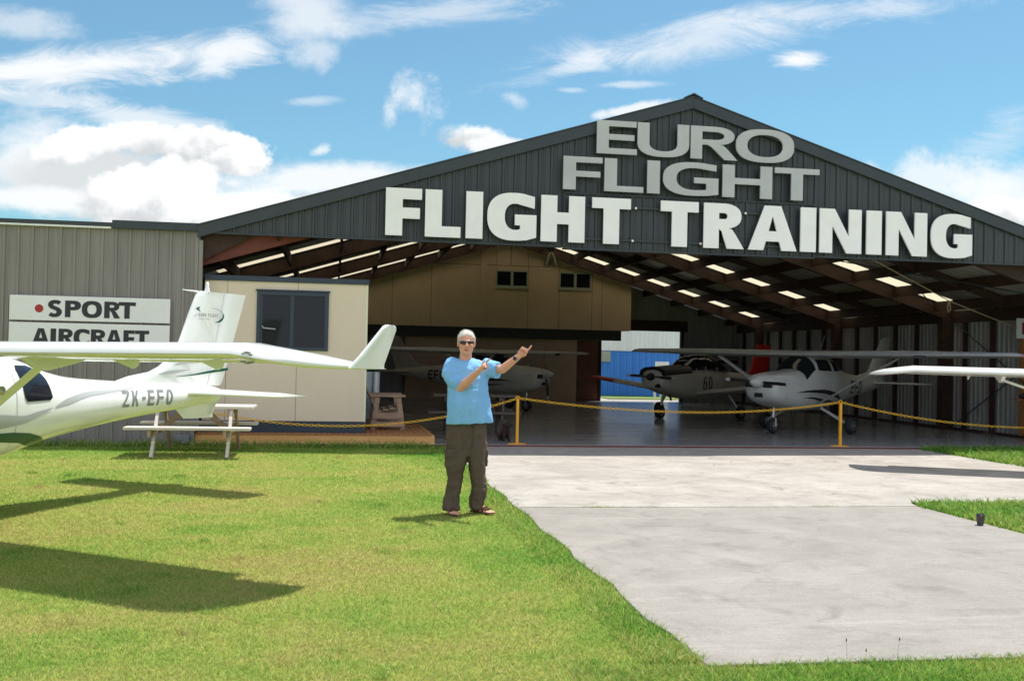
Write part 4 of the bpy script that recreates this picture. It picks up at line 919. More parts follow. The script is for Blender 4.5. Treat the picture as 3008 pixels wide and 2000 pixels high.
# ---------------- high-wing trainers and the low-wing trainer inside the hangar
def trainer(name, label, loc, rz, s, body, wing_m, reg, regside, group, stripes=True, prop_ang=0.0, tipm=ac_white, wz=0.0, zs=1.0, span=1.0):
    t = thing(name, label, 'aeroplane', loc, rz, group); t.scale = (1, 1, zs)
    K = 2.2
    F = Fus([((x - K) * s, tp * s, bt * s, w_ * s, e) for x, tp, bt, w_, e in [
        (.02, 1.43, 1.02, .24, 2.6), (.06, 1.47, .92, .36, 2.8), (.2, 1.51, .80, .44, 2.8), (.6, 1.56, .68, .50, 2.7), (1.1, 1.60, .60, .53, 2.6), (1.42, 1.63, .57, .54, 2.6), (1.62, 1.80, .56, .54, 2.5), (1.86, 1.98, .56, .54, 2.5), (2.1, 2.03, .56, .54, 2.6), (2.9, 2.02, .60, .53, 2.5),
        (3.2, 1.95, .64, .49, 2.4), (3.7, 1.72, .72, .40, 2.2), (4.2, 1.58, .80, .32, 2.1), (5.2, 1.47, .94, .20, 2.0), (6.2, 1.40, 1.08, .11, 2.0), (6.75, 1.36, 1.16, .045, 2.0)]])
    build('fuselage', F.mesh(80, 36), body, t, smooth=60)
    X = lambda x: (x - K) * s
    for sg in (-1, 1):
        rg = []
        for y, ch, th in ((.0, 1.60, .19), (2.6, 1.60, .185), (4.9, 1.16, .12), (5.02, 1.06, .09), (5.10, .8, .04)):
            rg.append(foil(sg * y * s * span, X(1.75 + (1.6 - ch) * .25), ch * s, (1.995 + .012 * y + wz) * s, th * s, .03))
        wg = build('wing', MB().rings(rg), wing_m, t, smooth=55)
        build('nav_light', MB().ball((X(2.0), sg * 5.09 * s * span, (2.05 + wz) * s), .05 * s, .03 * s, .025 * s, 10, 8), mat('nav_red', (.5, .03, .03), .3) if sg < 0 else mat('nav_green', (.03, .3, .1), .3), wg)
        if sg < 0: build('landing_light', MB().box(X(1.755), X(1.80), -3.25 * s, -3.0 * s, 1.985 * s, 2.045 * s), glass_dk, wg)
        a, b = Vector((X(2.05), sg * .50 * s, .76 * s)), Vector((X(2.15), sg * 2.45 * s, 1.95 * s)); rg = []
        for i in range(5):
            p = a.lerp(b, i / 4); rg.append([(p.x + (.085 * s) * math.cos(2 * PI * k / 12), p.y + .026 * s * math.sin(2 * PI * k / 12), p.z - .036 * s * math.sin(2 * PI * k / 12)) for k in range(12)])
        build('wing_strut', MB().rings(rg), body, t, smooth=60)
        build('tailplane', MB().rings([foil(sg * y * s, X(5.85 + .12 * y), (.95 - .24 * y) * s, 1.26 * s, (.08 - .02 * y) * s) for y in (0, .7, 1.3, 1.52)]), body, t, smooth=55)
        # main wheels on spring legs
        a, b = Vector((X(2.3), sg * .42 * s, .64 * s)), Vector((X(2.38), sg * 1.12 * s, .24 * s))
        build('gear_leg', MB().bar(a, b, .07 * s, .028 * s, (1, 0, 0)), body, t, bevel=.006)
        wheel(t, (X(2.38), sg * 1.19 * s, .22 * s), .22 * s, .16 * s)
        # glazing
        build('door_window', F.decal([[(X(1.98), 1.62 * s), (X(2.02), 1.90 * s), (X(2.62), 1.90 * s), (X(2.68), 1.60 * s)]], sg, .006), glass_dk, t, smooth=60)
        build('rear_window', F.decal([[(X(2.8), 1.60 * s), (X(2.78), 1.87 * s), (X(3.1), 1.84 * s), (X(3.5), 1.62 * s)]], sg, .006), glass_dk, t, smooth=60)
        build('cowl_inlet', MB().box(X(.0) - .004, X(.06), *sorted((sg * .12 * s, sg * .36 * s)), 1.17 * s, 1.31 * s), black_paint, t, bevel=.02)
        if stripes:
            for ctrl, m in (([(.9, 1.05, .006), (1.5, 1.08, .06), (2.2, 1.07, .10), (2.9, .98, .12), (3.5, .84, .02)], ink), ([(.8, .985, .004), (1.5, 1.0, .035), (2.2, .97, .06), (2.9, .86, .02)], greystripe), ([(1.2, .93, .004), (1.8, .90, .05), (2.4, .82, .08), (3.0, .79, .02)], ink)):
                p, wv = curve_pts([(X(c0), c1 * s, c2 * s) for c0, c1, c2 in ctrl]); build('stripe', F.decal([ribbon(p, wv)], sg, .005), m, t, smooth=60)
    # windscreen: the sloping front of the cabin, shaped on the hull itself
    ws = []
    for x in np.linspace(X(1.44), X(1.88), 7):
        tp, bt, w_, e = F.at(x); c, h = (tp + bt) / 2, (tp - bt) / 2
        ws.append([(x - .012, w_ * math.copysign(abs(math.cos(a)) ** (2 / e), math.cos(a)) * 1.0, c + h * abs(math.sin(a)) ** (2 / e) + .008) for a in np.linspace(rad(24), rad(156), 25)])
    build('windscreen', MB().rings(ws, closed=False, cap=False), glass_dk, t, smooth=60)
    fs = lambda z, x0, x1, th: [(x0 + x * (x1 - x0), k * zz * th, z) for x, zz, k in [(x, z_, 1) for x, z_ in AF] + [(x, z_, -1) for x, z_ in AF[1:-1]][::-1]]
    build('fin', MB().rings([fs(z * s, X(x0), X(x1), th * s) for z, x0, x1, th in ((1.3, 4.6, 6.75, .05), (1.48, 5.15, 6.78, .05), (1.58, 5.75, 6.85, .05), (2.2, 6.3, 7.1, .04), (2.56, 6.6, 7.22, .03), (2.62, 6.72, 7.2, .01))]), body, t, smooth=60)
    build('antenna', MB().tube([(X(3.0), 0, 2.03 * s), (X(3.25), 0, 2.55 * s)], .006, 6), steel, t)
    propeller(t, X(0) - .03, 1.31 * s, .88 * s, prop_ang, tipm, s, body, .3 * s, .15 * s)
    build('nose_strut', MB().tube([(X(.75), 0, .72 * s), (X(.72), 0, .42 * s)], .035 * s, 10), steel, t)
    build('nose_fork', MB().tube([(X(.72), 0, .42 * s), (X(.72), .07 * s, .38 * s), (X(.73), .075 * s, .2 * s)], .022 * s, 8).tube([(X(.72), 0, .42 * s), (X(.72), -.07 * s, .38 * s), (X(.73), -.075 * s, .2 * s)], .022 * s, 8), steel, t)
    wheel(t, (X(.73), 0, .2 * s), .2 * s, .13 * s)
    build('landing_light_recess', MB().box(X(.02) - .01, X(.1), -.11 * s, .11 * s, .93 * s, 1.04 * s), black_paint, t, bevel=.012)
    if reg:
        if regside < 0: tx = text_on(F, reg, X(4.12), .98 * s, .36 * s, .24 * s, .07 * s, .06 * s, .06 * s, -1, .05)
        else: tx = text_on(F, reg, X(4.95), 1.0 * s, .34 * s, .24 * s, .07 * s, .06 * s, .06 * s, 1, .05, True)
        build('registration_letters', tx, ink, t, smooth=60)
    return t
TG = 'high wing trainers parked inside hangar'
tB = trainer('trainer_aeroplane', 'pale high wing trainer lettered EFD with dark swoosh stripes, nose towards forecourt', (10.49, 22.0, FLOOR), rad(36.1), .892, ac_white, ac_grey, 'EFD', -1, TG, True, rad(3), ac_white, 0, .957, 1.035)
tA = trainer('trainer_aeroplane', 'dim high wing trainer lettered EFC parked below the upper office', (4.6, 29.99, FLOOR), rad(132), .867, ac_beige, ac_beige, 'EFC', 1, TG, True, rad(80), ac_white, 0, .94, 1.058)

def low_wing(loc, rz, s):
    t = thing('racing_trainer', 'faded low wing trainer numbered 60 with red tail and red wing tips', 'aeroplane', loc, rz); t.scale = (1, 1, .95)
    X = lambda x: (x - 2.2) * s
    F = Fus([(X(x), tp * s, bt * s, w_ * s, e) for x, tp, bt, w_, e in [(.0, 1.52, 1.12, .28, 2.5), (.08, 1.60, 1.0, .42, 2.6), (.4, 1.64, .86, .48, 2.6), (1.0, 1.68, .72, .53, 2.6), (1.5, 1.70, .64, .55, 2.6), (2.5, 1.70, .62, .55, 2.5), (3.4, 1.62, .66, .46, 2.3), (4.5, 1.52, .82, .30, 2.1), (5.8, 1.46, 1.0, .14, 2.0), (6.6, 1.42, 1.12, .04, 2.0)]])
    build('fuselage', F.mesh(70, 36), ac_beige, t, smooth=60)
    build('cowl_cover', MB().rings([[(X(x), y * s, z * s) for y, z in ((-.50, 1.44 + d), (-.46, 1.60 + d), (-.3, 1.69 + d), (0, 1.72 + d), (.3, 1.69 + d), (.46, 1.60 + d), (.50, 1.44 + d), (.42, 1.42 + d), (0, 1.5 + d), (-.42, 1.42 + d))] for x, d in ((.06, -.03), (.5, 0), (1.0, .03), (1.5, .05))]), black_paint, t, smooth=50)
    C_ = Fus([(X(x), tp * s, 1.5 * s, w_ * s, 2.3) for x, tp, w_ in ((1.45, 1.62, .40), (1.7, 1.86, .47), (2.0, 2.05, .49), (2.5, 2.12, .49), (3.0, 2.02, .46), (3.5, 1.82, .40), (3.9, 1.62, .28))])
    c = build('canopy', C_.mesh(30, 28), glass_dk, t, smooth=60)
    for x in (1.75, 2.25, 2.95):
        tp, bt, w_, e = C_.at(X(x)); build('canopy_frame', MB().tube([(X(x), (w_ + .006) * math.cos(a), 1.5 * s + (tp - 1.5 * s + .006) * abs(math.sin(a)) ** .9) for a in np.linspace(0.1, PI - .1, 15)], .014, 8), ac_beige, c)
    for sg in (-1, 1):
        secs = lambda ys: [foil(sg * y * s, X(1.75 + .02 * y), (1.62 - .10 * y) * s, (.74 + .12 * y) * s, (.22 - .025 * y) * s, .03) for y in ys]
        build('wing', MB().rings(secs((.3, 1.5, 2.9))), ac_beige, t, smooth=55)
        build('wing_tip', MB().rings(secs((2.9, 3.6, 3.95)) + [foil(sg * 4.03 * s, X(2.1), .9 * s, 1.225 * s, .05 * s)]), red_paint, t, smooth=55)
        build('tailplane', MB().rings([foil(sg * y * s, X(5.7 + .1 * y), (.9 - .15 * y) * s, 1.38 * s, .07 * s) for y in (0, .8, 1.6)]), red_paint, t, smooth=55)
        a, b = Vector((X(2.5), sg * 1.15 * s, .85 * s)), Vector((X(2.6), sg * 1.5 * s, .3 * s)); build('gear_leg', MB().tube([a, b], .035 * s, 10), steel, t)
        wheel(t, (X(2.6), sg * 1.55 * s, .22 * s), .22 * s, .15 * s)
    fs = lambda z, x0, x1, th: [(x0 + x * (x1 - x0), k * zz * th, z) for x, zz, k in [(x, z_, 1) for x, z_ in AF] + [(x, z_, -1) for x, z_ in AF[1:-1]][::-1]]
    build('fin', MB().rings([fs(z * s, X(x0), X(x1), .06 * s) for z, x0, x1 in ((1.3, 5.2, 6.9), (1.6, 5.75, 6.95), (2.2, 6.0, 7.1), (2.55, 6.2, 7.15))]), red_paint, t, smooth=60)
    propeller(t, X(0) - .02, 1.36 * s, .90 * s, rad(2), ac_white, s, black_paint, .2 * s, .13 * s)
    build('exhaust', MB().tube([(X(.7), -.2 * s, .8 * s), (X(.75), -.22 * s, .62 * s)], .03, 8), black_paint, t)
    build('cowl_vent', MB().box(X(.02), X(.12), -.30 * s, -.14 * s, 1.02 * s, 1.14 * s), black_paint, t)
    build('nose_strut', MB().tube([(X(.65), 0, .85 * s), (X(.5), 0, .3 * s)], .04 * s, 10), steel, t); wheel(t, (X(.48), 0, .22 * s), .22 * s, .15 * s)
    # race number
    out = MB(); x = X(2.02)
    for ch in '60':
        d = F.decal([[(x + p[0], .93 * s + p[1]) for p in c_] for c_ in glyph(ch, .22 * s, .46 * s, .06 * s, .06 * s)], -1, .006); out.add(d.v, d.f); x += .31 * s
    build('race_number', out, ink, t, smooth=60)
    return t
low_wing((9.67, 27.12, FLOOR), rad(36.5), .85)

# ------------------------------------------------------------------ garden furniture
def picnic(label, loc, rz, m, leg_m, length, s=1.0):
    t = thing('picnic_table', label, 'picnic table', loc, rz, None); H = length / 2
    for k in range(5): build('table_board', MB().box(-H + .12, H, -.36 + .147 * k, -.36 + .147 * k + .138, .70 * s, .74 * s), m, t, bevel=.006)
    for sg in (-1, 1):
        for k in range(2): y = sg * (.62 + .075 * (2 * k - 1)); build('bench_board', MB().box(-H, H, y - .07, y + .07, .405 * s, .445 * s), m, t, bevel=.006)
        x = sg * (H - .36)
        build('bench_bearer', MB().box(x - .022, x + .022, -.74, .74, .30 * s, .40 * s), leg_m, t, bevel=.004)
        build('top_bearer', MB().box(x - .022, x + .022, -.34, .34, .61 * s, .70 * s), leg_m, t, bevel=.004)
        for q in (-1, 1): build('leg', MB().bar((x + .045, q * .27, .69 * s), (x + .045, q * .78, .0), .045, .085, (0, 1, 0)), m if q < 0 else leg_m, t, bevel=.004)
        build('brace', MB().bar((sg * .12, 0, .68 * s), (x - sg * .03, 0, .36 * s), .045, .085, (0, 0, 1)), leg_m, t, bevel=.004)
    return t
picnic('faded white picnic table on the grass under the white tail', (-2.05, 16.4, 0), rad(-1), wood_white, wood_grey, 1.78)
picnic('dark weathered picnic table inside the hangar entrance behind the man', (2.75, 20.6, FLOOR), rad(-3), mat('dark_weathered_timber', (.13, .11, .09), .8, 0, 5, 0, (.09, .075, .06), (1, 8, 8)), mat('dark_weathered_leg', (.10, .085, .07), .8), 1.8, 1.05)
# timber seat on the deck, seen end on
st = thing('garden_seat', 'weathered timber garden seat on the deck, turned end on', 'garden seat', (.985, 19.45, .203), 0)
for y in (-.5, .5):
    for sx in (-1, 1): build('leg', MB().bar((sx * .19 + .02, y, .59), (sx * .27 + .02, y, 0), .045, .09, (1, 0, 0)), wood_grey, st, bevel=.004)
    build('armrest', MB().box(-.32, .33, y - .06, y + .06, .595, .635), wood_grey, st, bevel=.006)
    build('rail', MB().box(-.26, .30, y - .055, y - .022, .20, .31), wood_grey, st, bevel=.004)
    build('foot_rail', MB().box(-.28, .32, y - .06, y - .022, .055, .145), wood_grey, st, bevel=.004)
for k in range(4): build('seat_slat', MB().bar((-.14 + .12 * k, -.48, .33 + .025 * k), (-.14 + .12 * k, .48, .33 + .025 * k), .105, .03, (0, 0, 1)), wood_grey, st, bevel=.004)
for k in range(5): build('back_slat', MB().bar((-.23 - .05 * k * .9, -.55, .42 + .105 * k), (-.23 - .05 * k * .9, .55, .42 + .105 * k), .025, .095, (-.4, 0, 1)), wood_grey, st, bevel=.004)
nb_ = thing('notice_stand', 'pale notice board with a rolled sheet standing beside the cabin', 'notice board', (.78, 20.3, .203), rad(12))
build('board', MB().box(-.22, .12, -.02, .02, .12, 1.02), poster, nb_, bevel=.004); build('leg', MB().box(-.2, -.16, -.03, .03, 0, .12), alu, nb_); build('leg', MB().box(.06, .1, -.03, .03, 0, .12), alu, nb_)
build('rolled_sheet', MB().tube([(.02, -.06, .30), (.03, -.06, .98)], .045, 14), offwhite, nb_, smooth=40)

# ------------------------------------------------------------------ chain barrier
def stanchion(x, y, h, label):
    t = thing('barrier_post', label, 'post', (x, y, FLOOR), 0, 'yellow barrier posts')
    build('base', MB().lathe([(.17, 0), (.17, .006), (.15, .014), (.04, .022)], (0, 0, 0), 2, 32), yellow, t, smooth=30)
    build('pole', MB().box(-.024, .024, -.024, .024, .015, h), yellow, t, bevel=.005)
    build('eye', MB().tube([(.028 * math.cos(a), 0, h + .03 + .028 * math.sin(a)) for a in np.linspace(-1.4, 4.5, 14)], .008, 8), yellow, t)
    return t
stanchion(3.24, 18.1, .79, 'yellow barrier post close behind the man, between two chains')
stanchion(9.35, 18.06, .80, 'yellow barrier post before the EFD trainer wheel')
def chain(label, a, b, low, lowx):
    # sagging line through a, the low point and b
    a, b = Vector(a), Vector(b)
    def zf(x):
        if x < lowx: u = (lowx - x) / (lowx - a.x); return low + (a.z - low) * u ** 2
        u = (x - lowx) / (b.x - lowx); return low + (b.z - low) * u ** 2
    n = 400; P = []
    for i in range(n + 1):
        f = i / n; x = a.x + (b.x - a.x) * f; P.append(Vector((x, a.y + (b.y - a.y) * f, zf(x))))
    acc = [0]
    for i in range(n): acc.append(acc[-1] + (P[i + 1] - P[i]).length)
    pitch = .056; k = int(acc[-1] / pitch); mb = MB(); j = 0
    for i in range(k):
        d = (i + .5) * acc[-1] / k
        while acc[j + 1] < d: j += 1
        c = P[j].lerp(P[j + 1], (d - acc[j]) / max(1e-6, acc[j + 1] - acc[j])); tdir = (P[j + 1] - P[j]).normalized()
        side = tdir.cross(Vector((0, 1, 0))).normalized() if i % 2 else Vector((0, 1, 0)); side = (side + tdir.cross(side) * .35).normalized(); nrm = tdir.cross(side)
        rg = []
        for q in range(12):
            an = 2 * PI * q / 12; ctr = c + tdir * (.033 * math.cos(an)) + side * (.019 * math.sin(an)); rd = (tdir * math.cos(an) + side * math.sin(an)).normalized()
            rg.append([ctr + rd * (.0060 * math.cos(2 * PI * w / 5)) + nrm * (.0060 * math.sin(2 * PI * w / 5)) for w in range(5)])
        rg.append(rg[0]); mb.rings(rg, cap=False)
    o = build('barrier_chain', mb, yel_plastic, smooth=60); tag(o, label, 'chain', 'yellow barrier chains'); return o
chain('yellow chain sagging past the cream cabin to the post behind the man', (-2.2, 17.70, .60), (3.24, 18.1, .84), .335, .15)
chain('yellow chain hanging between the two yellow posts', (3.27, 18.1, .84), (9.33, 18.06, .85), .63, 6.55)
chain('yellow chain running from the further post to the right hand wall', (9.37, 18.06, .85), (15.6, 17.95, .5), .415, 13.3)

# ------------------------------------------------------------------ small things
cup = thing('coffee_cup', 'small dark takeaway coffee cup standing on concrete edge by grass', 'cup', (6.35, 9.36, .006))
build('body', MB().lathe([(.029, 0), (.030, .004), (.0395, .094), (.037, .094), (.028, .006)], (0, 0, 0), 2, 28), mat('dark_card_cup', (.055, .05, .05), .6, 0, 20, 0, (.07, .06, .06)), cup, smooth=40)
build('band', MB().lathe([(.0335, .042), (.0375, .066), (.0372, .066), (.033, .042)], (0, 0, 0), 2, 28), mat('cup_band', (.12, .03, .025), .6, 0, 25, 0, (.055, .05, .05), c2pos=(.45, .55)), cup, smooth=40)
build('lid', MB().lathe([(.0405, .090), (.042, .093), (.042, .099), (.038, .101), (.037, .109), (.034, .110), (.032, .105), (.002, .105)], (0, 0, 0), 2, 28), mat('black_lid', (.02, .021, .025), .3), cup, smooth=40)
lamp = thing('high_bay_lamp', 'bell shaped metal lamp hanging before the upper office', 'lamp', (5.97, 28.55, 4.15))
build('shade', MB().lathe([(.21, 0), (.205, .02), (.17, .17), (.10, .33), (.07, .38), (.05, .38), (.08, .33), (.15, .17), (.185, .02)], (0, 0, 0), 2, 32), mat('dull_spun_metal', (.22, .19, .14), .35, .6), lamp, smooth=50)
build('fitting', MB().lathe([(.07, .38), (.075, .40), (.075, .62), (.03, .66), (.012, .67), (.012, 1.55)], (0, 0, 0), 2, 20), black_paint, lamp, smooth=40)
build('bulb', MB().ball((0, 0, .06), .06, .06, .08, 14, 10), mat('frosted_bulb', (.85, .85, .8), .3), lamp, smooth=60)
rope = build('rope_line', MB().tube([(8.9, 19.0, 4.12), (10.9, 19.6, 3.66), (12.86, 20.1, 2.94), (14.62, 20.35, 2.42)], .011, 8).tube([(12.83, 20.1, 2.95), (12.80, 20.1, 2.80), (12.83, 20.1, 2.70), (12.87, 20.1, 2.76), (12.85, 20.1, 2.93)], .011, 8), mat('tan_rope', (.42, .32, .22), .8))
tag(rope, 'tan rope slanting down beneath hangar roof with a hanging loop', 'rope')
fsg = thing('wall_sign', 'small pale wall sign with a red letter F at hangar right side', 'sign', (14.74, 20.35, 2.22))
build('panel', MB().box(-.12, .5, .0, .03, -.02, .42), signboard, fsg)
v, f = fill(glyph('F', .2, .26, .05, .05), .004); build('letter', MB().add([(p[0] + .0, -.004 + p[2], p[1] + .07) for p in v], f), mat('maroon_letter', (.30, .015, .05), .5), fsg)
shf = thing('wall_shelf', 'small timber shelf on the right hand hangar post holding black item', 'shelf', (14.5, 19.9, .88)); build('board', MB().box(-.25, .25, -.1, .1, 0, .02), timber_or, shf); build('bracket', MB().prism([(-.05, 0), (.2, 0), (.2, -.15)], 1, -.012, .012), timber_or, shf)
tag(build('black_bag', MB().ball((14.52, 19.9, .965), .15, .09, .065, 16, 10), black_paint, smooth=60), 'black bag lying on the small wall shelf', 'bag')
# seed heads and weeds
def weed(x, y, hs, label, head_m, grp):
    o = thing('seeding_grass', label, 'weed', (x, y, 0), 0, grp)
    for k, h in enumerate(hs):
        a = random.uniform(-.4, .4); tip = (a * h * .6 + k * .012, random.uniform(-.1, .1) * h, h)
        build('stem', MB().tube([(k * .01, 0, -.01), (tip[0] * .4, tip[1] * .5, h * .55), tip], [.0011, .0009, .0007], 6), MATS['straw'], o)
        build('seed_head', MB().ball((tip[0], tip[1], h + .008), .0034, .0034, .010, 8, 6), head_m, o)
    return o
mat('straw', (.28, .24, .10), .8); sh = mat('dark_seed', (.10, .06, .045), .8); sp = mat('pale_seed', (.42, .36, .24), .8)
weed(2.70, 5.10, (.115,), 'dark seed stalk at the near slab edge, taller left one', sh, 'dark seed stalks')
weed(2.99, 5.11, (.11,), 'dark seed stalk at the near slab edge, slanting right one', sh, 'dark seed stalks')
weed(2.80, 5.09, (.06,), 'tiny dark seed stalk between two taller stalks', sh, 'dark seed stalks')
for x, y, hs in ((11.3, 17.6, (.28, .2, .34)), (12.05, 17.55, (.40, .34, .3, .42, .25)), (12.9, 17.5, (.2, .26))): weed(x, y, hs, 'pale seeding weed at the hangar floor edge on the right', sp, 'pale weeds along hangar floor edge')
# ------------------------------------------------------------------ dog under the hangar table
dog = thing('dog', 'small dark dog sitting on a lead beneath the hangar table', 'dog', (3.13, 18.75, FLOOR), rad(15))
mb = MB()
mb.tube([(0, .10, .10), (0, .0, .17), (0, -.05, .235)], [.085, .08, .06], 14)
mb.tube([(0, -.05, .24), (0, -.09, .285)], [.05, .05], 12).ball((0, -.10, .295), .056, .06, .052)
mb.tube([(0, -.14, .285), (0, -.185, .272)], [.03, .021], 10)
for sx in (-1, 1):
    mb.tube([(sx * .045, -.055, .19), (sx * .05, -.075, .10), (sx * .05, -.08, .018)], [.03, .02, .018], 10).ball((sx * .05, -.095, .014), .02, .028, .014)
    mb.tube([(sx * .07, .09, .10), (sx * .09, .03, .09), (sx * .085, .06, .03), (sx * .085, .0, .016)], [.06, .04, .022, .018], 10)
    mb.tube([(sx * .042, -.085, .335), (sx * .065, -.085, .315), (sx * .075, -.095, .265)], [.014, .02, .012], 8)
mb.tube([(0, .17, .05), (.04, .24, .03), (.09, .27, .03)], [.02, .014, .008], 8)
me = remesh(mb, .007, 3); me.name = 'body'; link('body', me, mat('dark_fur', (.022, .014, .011), .8, 0, 60, 0, (.04, .022, .016), bump=.4, bscale=120), dog)
build('collar', MB().lathe([(.052, -.008), (.055, 0), (.052, .008)], (0, -.06, .245), 2, 20), red_paint, dog)
tag(build('dog_lead', MB().tube([(3.13, 18.70, .27), (2.9, 18.65, .08), (2.5, 18.6, .045), (2.1, 18.9, .045), (1.9, 19.9, .045)], .006, 6), red_dark), 'thin red lead trailing across the floor from the dog', 'lead')

# ------------------------------------------------------------------ the man
PX, PY = 1.375, 10.36
man = thing('person', 'man in light blue t-shirt and brown cargo trousers pointing to his left', 'person', (PX, PY, 0), -YAW)
K_ = .001395
def J(x, y, d=0.0): return ((x - 450.7 - 28 * (1436 - y) / 1309) * K_, d, (1436 - y) * K_)
skin = mat('skin', (.68, .36, .24), .5, 0, 14, 0, (.60, .28, .175), spec=.4, c2pos=(.3, .75))
hair_m = mat('white_grey_hair', (.82, .79, .74), .7, 0, 60, 0, (.64, .60, .55), (1, 1, .4), bump=.5, bscale=160)
shirt_m = mat('sky_blue_cotton', (.23, .48, .77), .85, 0, 4, 0, (.205, .445, .73), (2.4, 1.0, .5), bump=.75, bscale=6.5, spec=.2)
trou_m = mat('brown_cotton_drill', (.115, .085, .062), .85, 0, 5, 0, (.09, .066, .047), (1.1, 1.0, 1.0), bump=.7, bscale=11, spec=.2)
leather = mat('brown_sandal_leather', (.10, .035, .02), .6, 0, 20, 0, (.07, .022, .014))
V3 = Vector
hc = V3(J(436, 222, .0)); hx = hc.x; hz = hc.z                       # head centre
tw = .10                                                             # head turn towards his left hand
RH = Matrix.Rotation(tw, 3, 'Z')
def H(x, y, z): return hc + RH @ V3((x, y, z))
b = MB()
b.ball(H(0, .012, .035), .082, .098, .096, 20, 14).ball(H(0, -.010, -.038), .072, .080, .088, 20, 12).ball(H(0, -.055, -.088), .034, .032, .034)
b.tube([H(0, -.088, .012), H(0, -.108, -.022), H(0, -.098, -.034)], [.010, .016, .011], 10)                       # nose
b.ball(H(0, -.083, .022), .05, .016, .012).ball(H(0, -.079, -.064), .03, .016, .010)                                 # brow, lips
for sx in (-1, 1):
    b.ball(H(sx * .082, .015, -.005), .011, .022, .033).ball(H(sx * .045, -.062, -.025), .026, .02, .024).ball(H(sx * .02, -.1, -.03), .011, .011, .009)
b.tube([H(0, .02, -.07), V3(J(428, 345, .03))], [.058, .064], 16)                                                   # neck
sR, sL = V3(J(318, 388, .02)), V3(J(578, 378, .03))
b.tube([sR, V3(J(440, 388, .03)), sL], [.05, .065, .05], 14)
b.tube([V3(J(440, 400, .02)), V3(J(445, 600, 0)), V3(J(440, 800, 0))], [.095, .11, .095], 18)                         # trunk beneath the shirt
# right arm (viewer's left): elbow out, forearm back up across the chest
eR, wR = V3(J(395, 545, -.12)), V3(J(532, 415, -.30))
b.tube([sR, V3(J(345, 460, -.03)), eR], [.055, .052, .043], 14).tube([eR, eR.lerp(wR, .3), wR], [.044, .046, .029], 14)
# left arm: straight out and up
eL, wL = V3(J(694, 402, -.07)), V3(J(812, 306, -.13))
b.tube([sL, V3(J(640, 398, -.02)), eL], [.055, .050, .042], 14).tube([eL, eL.lerp(wL, .35), wL], [.042, .041, .028], 14)
def hand(b, w, fdir, pn, thumb_side):
    """palm at w pointing along fdir; pn = palm normal; index straight, the rest curled"""
    f = fdir.normalized(); n = (pn - f * pn.dot(f)).normalized(); s = f.cross(n).normalized() * thumb_side
    pc = w + f * .045
    b.tube([w, w + f * .03 + s * .008, w + f * .088 + s * .018], [.025, .026, .018], 12).tube([w + f * .03 - s * .014, w + f * .084 - s * .020], [.021, .016], 12).tube([w + f * .03, w + f * .086], [.025, .018], 12)
    for k, (off, ln) in enumerate(((.032, .070), (.0105, .06), (-.0105, .056), (-.0305, .046))):
        kn = w + f * (.090 - .004 * k) + s * off
        if k == 0: b.tube([kn, kn + f * .036 + s * .002, kn + f * .061 + s * .003 + n * .002, kn + f * ln], [.0104, .0096, .0086, .0070], 10)
        else:
            p1 = kn + f * .020 + n * .026; p2 = p1 - f * .024 + n * .012; b.tube([kn, p1, p2, p2 - f * .016 - n * .014], [.0084, .0082, .0076, .0068], 10)
    t0 = w + f * .026 + s * .026; b.tube([t0, t0 + f * .028 + s * .016 + n * .014, t0 + f * .056 + s * .008 + n * .026], [.0135, .0112, .0088], 10)
hand(b, wR, V3(J(604, 338, -.36)) - wR, V3((.55, .2, -.6)), 1)
hand(b, wL, V3(J(890, 208, -.14)) - wL, V3((-.1, -.85, -.35)), 1)
# legs under the trousers and bare feet
hipR, hipL = V3(J(378, 850, .0)), V3(J(512, 850, .01)); kR, kL = V3(J(350, 1130, -.03)), V3(J(512, 1130, -.02)); aR, aL = V3(J(338, 1385, -.06)), V3(J(520, 1378, .03))
aR.z = .085; aL.z = .085
for h_, k_, a_ in ((hipR, kR, aR), (hipL, kL, aL)):
    b.tube([V3((V3(J(440, 0)).x, .01, h_.z + .03)), h_], [.085, .08], 14).tube([h_, k_, a_], [.075, .055, .042], 14)
def foot(b, a, ang):
    d = V3((math.sin(ang), -math.cos(ang), 0)); s = V3((d.y, -d.x, 0))
    b.ball(a - d * .045 + V3((0, 0, -.05)), .034, .034, .034).tube([a + V3((0, 0, -.02)), a + d * .05 + V3((0, 0, -.042)), a + d * .115 + V3((0, 0, -.06))], [.042, .036, .022], 12)
    b.tube([a + d * .02 + s * .012 + V3((0, 0, -.062)), a + d * .12 + s * .028 + V3((0, 0, -.067))], [.026, .02], 10).tube([a + d * .02 - s * .012 + V3((0, 0, -.062)), a + d * .125 - s * .026 + V3((0, 0, -.067))], [.026, .021], 10)
    for k, (o, l, r) in enumerate(((-.034, .178, .0125), (-.014, .180, .009), (.003, .172, .0085), (.019, .162, .008), (.033, .150, .008))):
        b.tube([a + d * .115 + s * o + V3((0, 0, -.066)), a + d * l + s * o + V3((0, 0, -.069))], [r * 1.1, r], 8)
fR, fL = .18, .95
foot(b, aR, fR); foot(b, aL, fL)
me = remesh(b, .0038, 3); me.name = 'body'; body = link('body', me, skin, man)

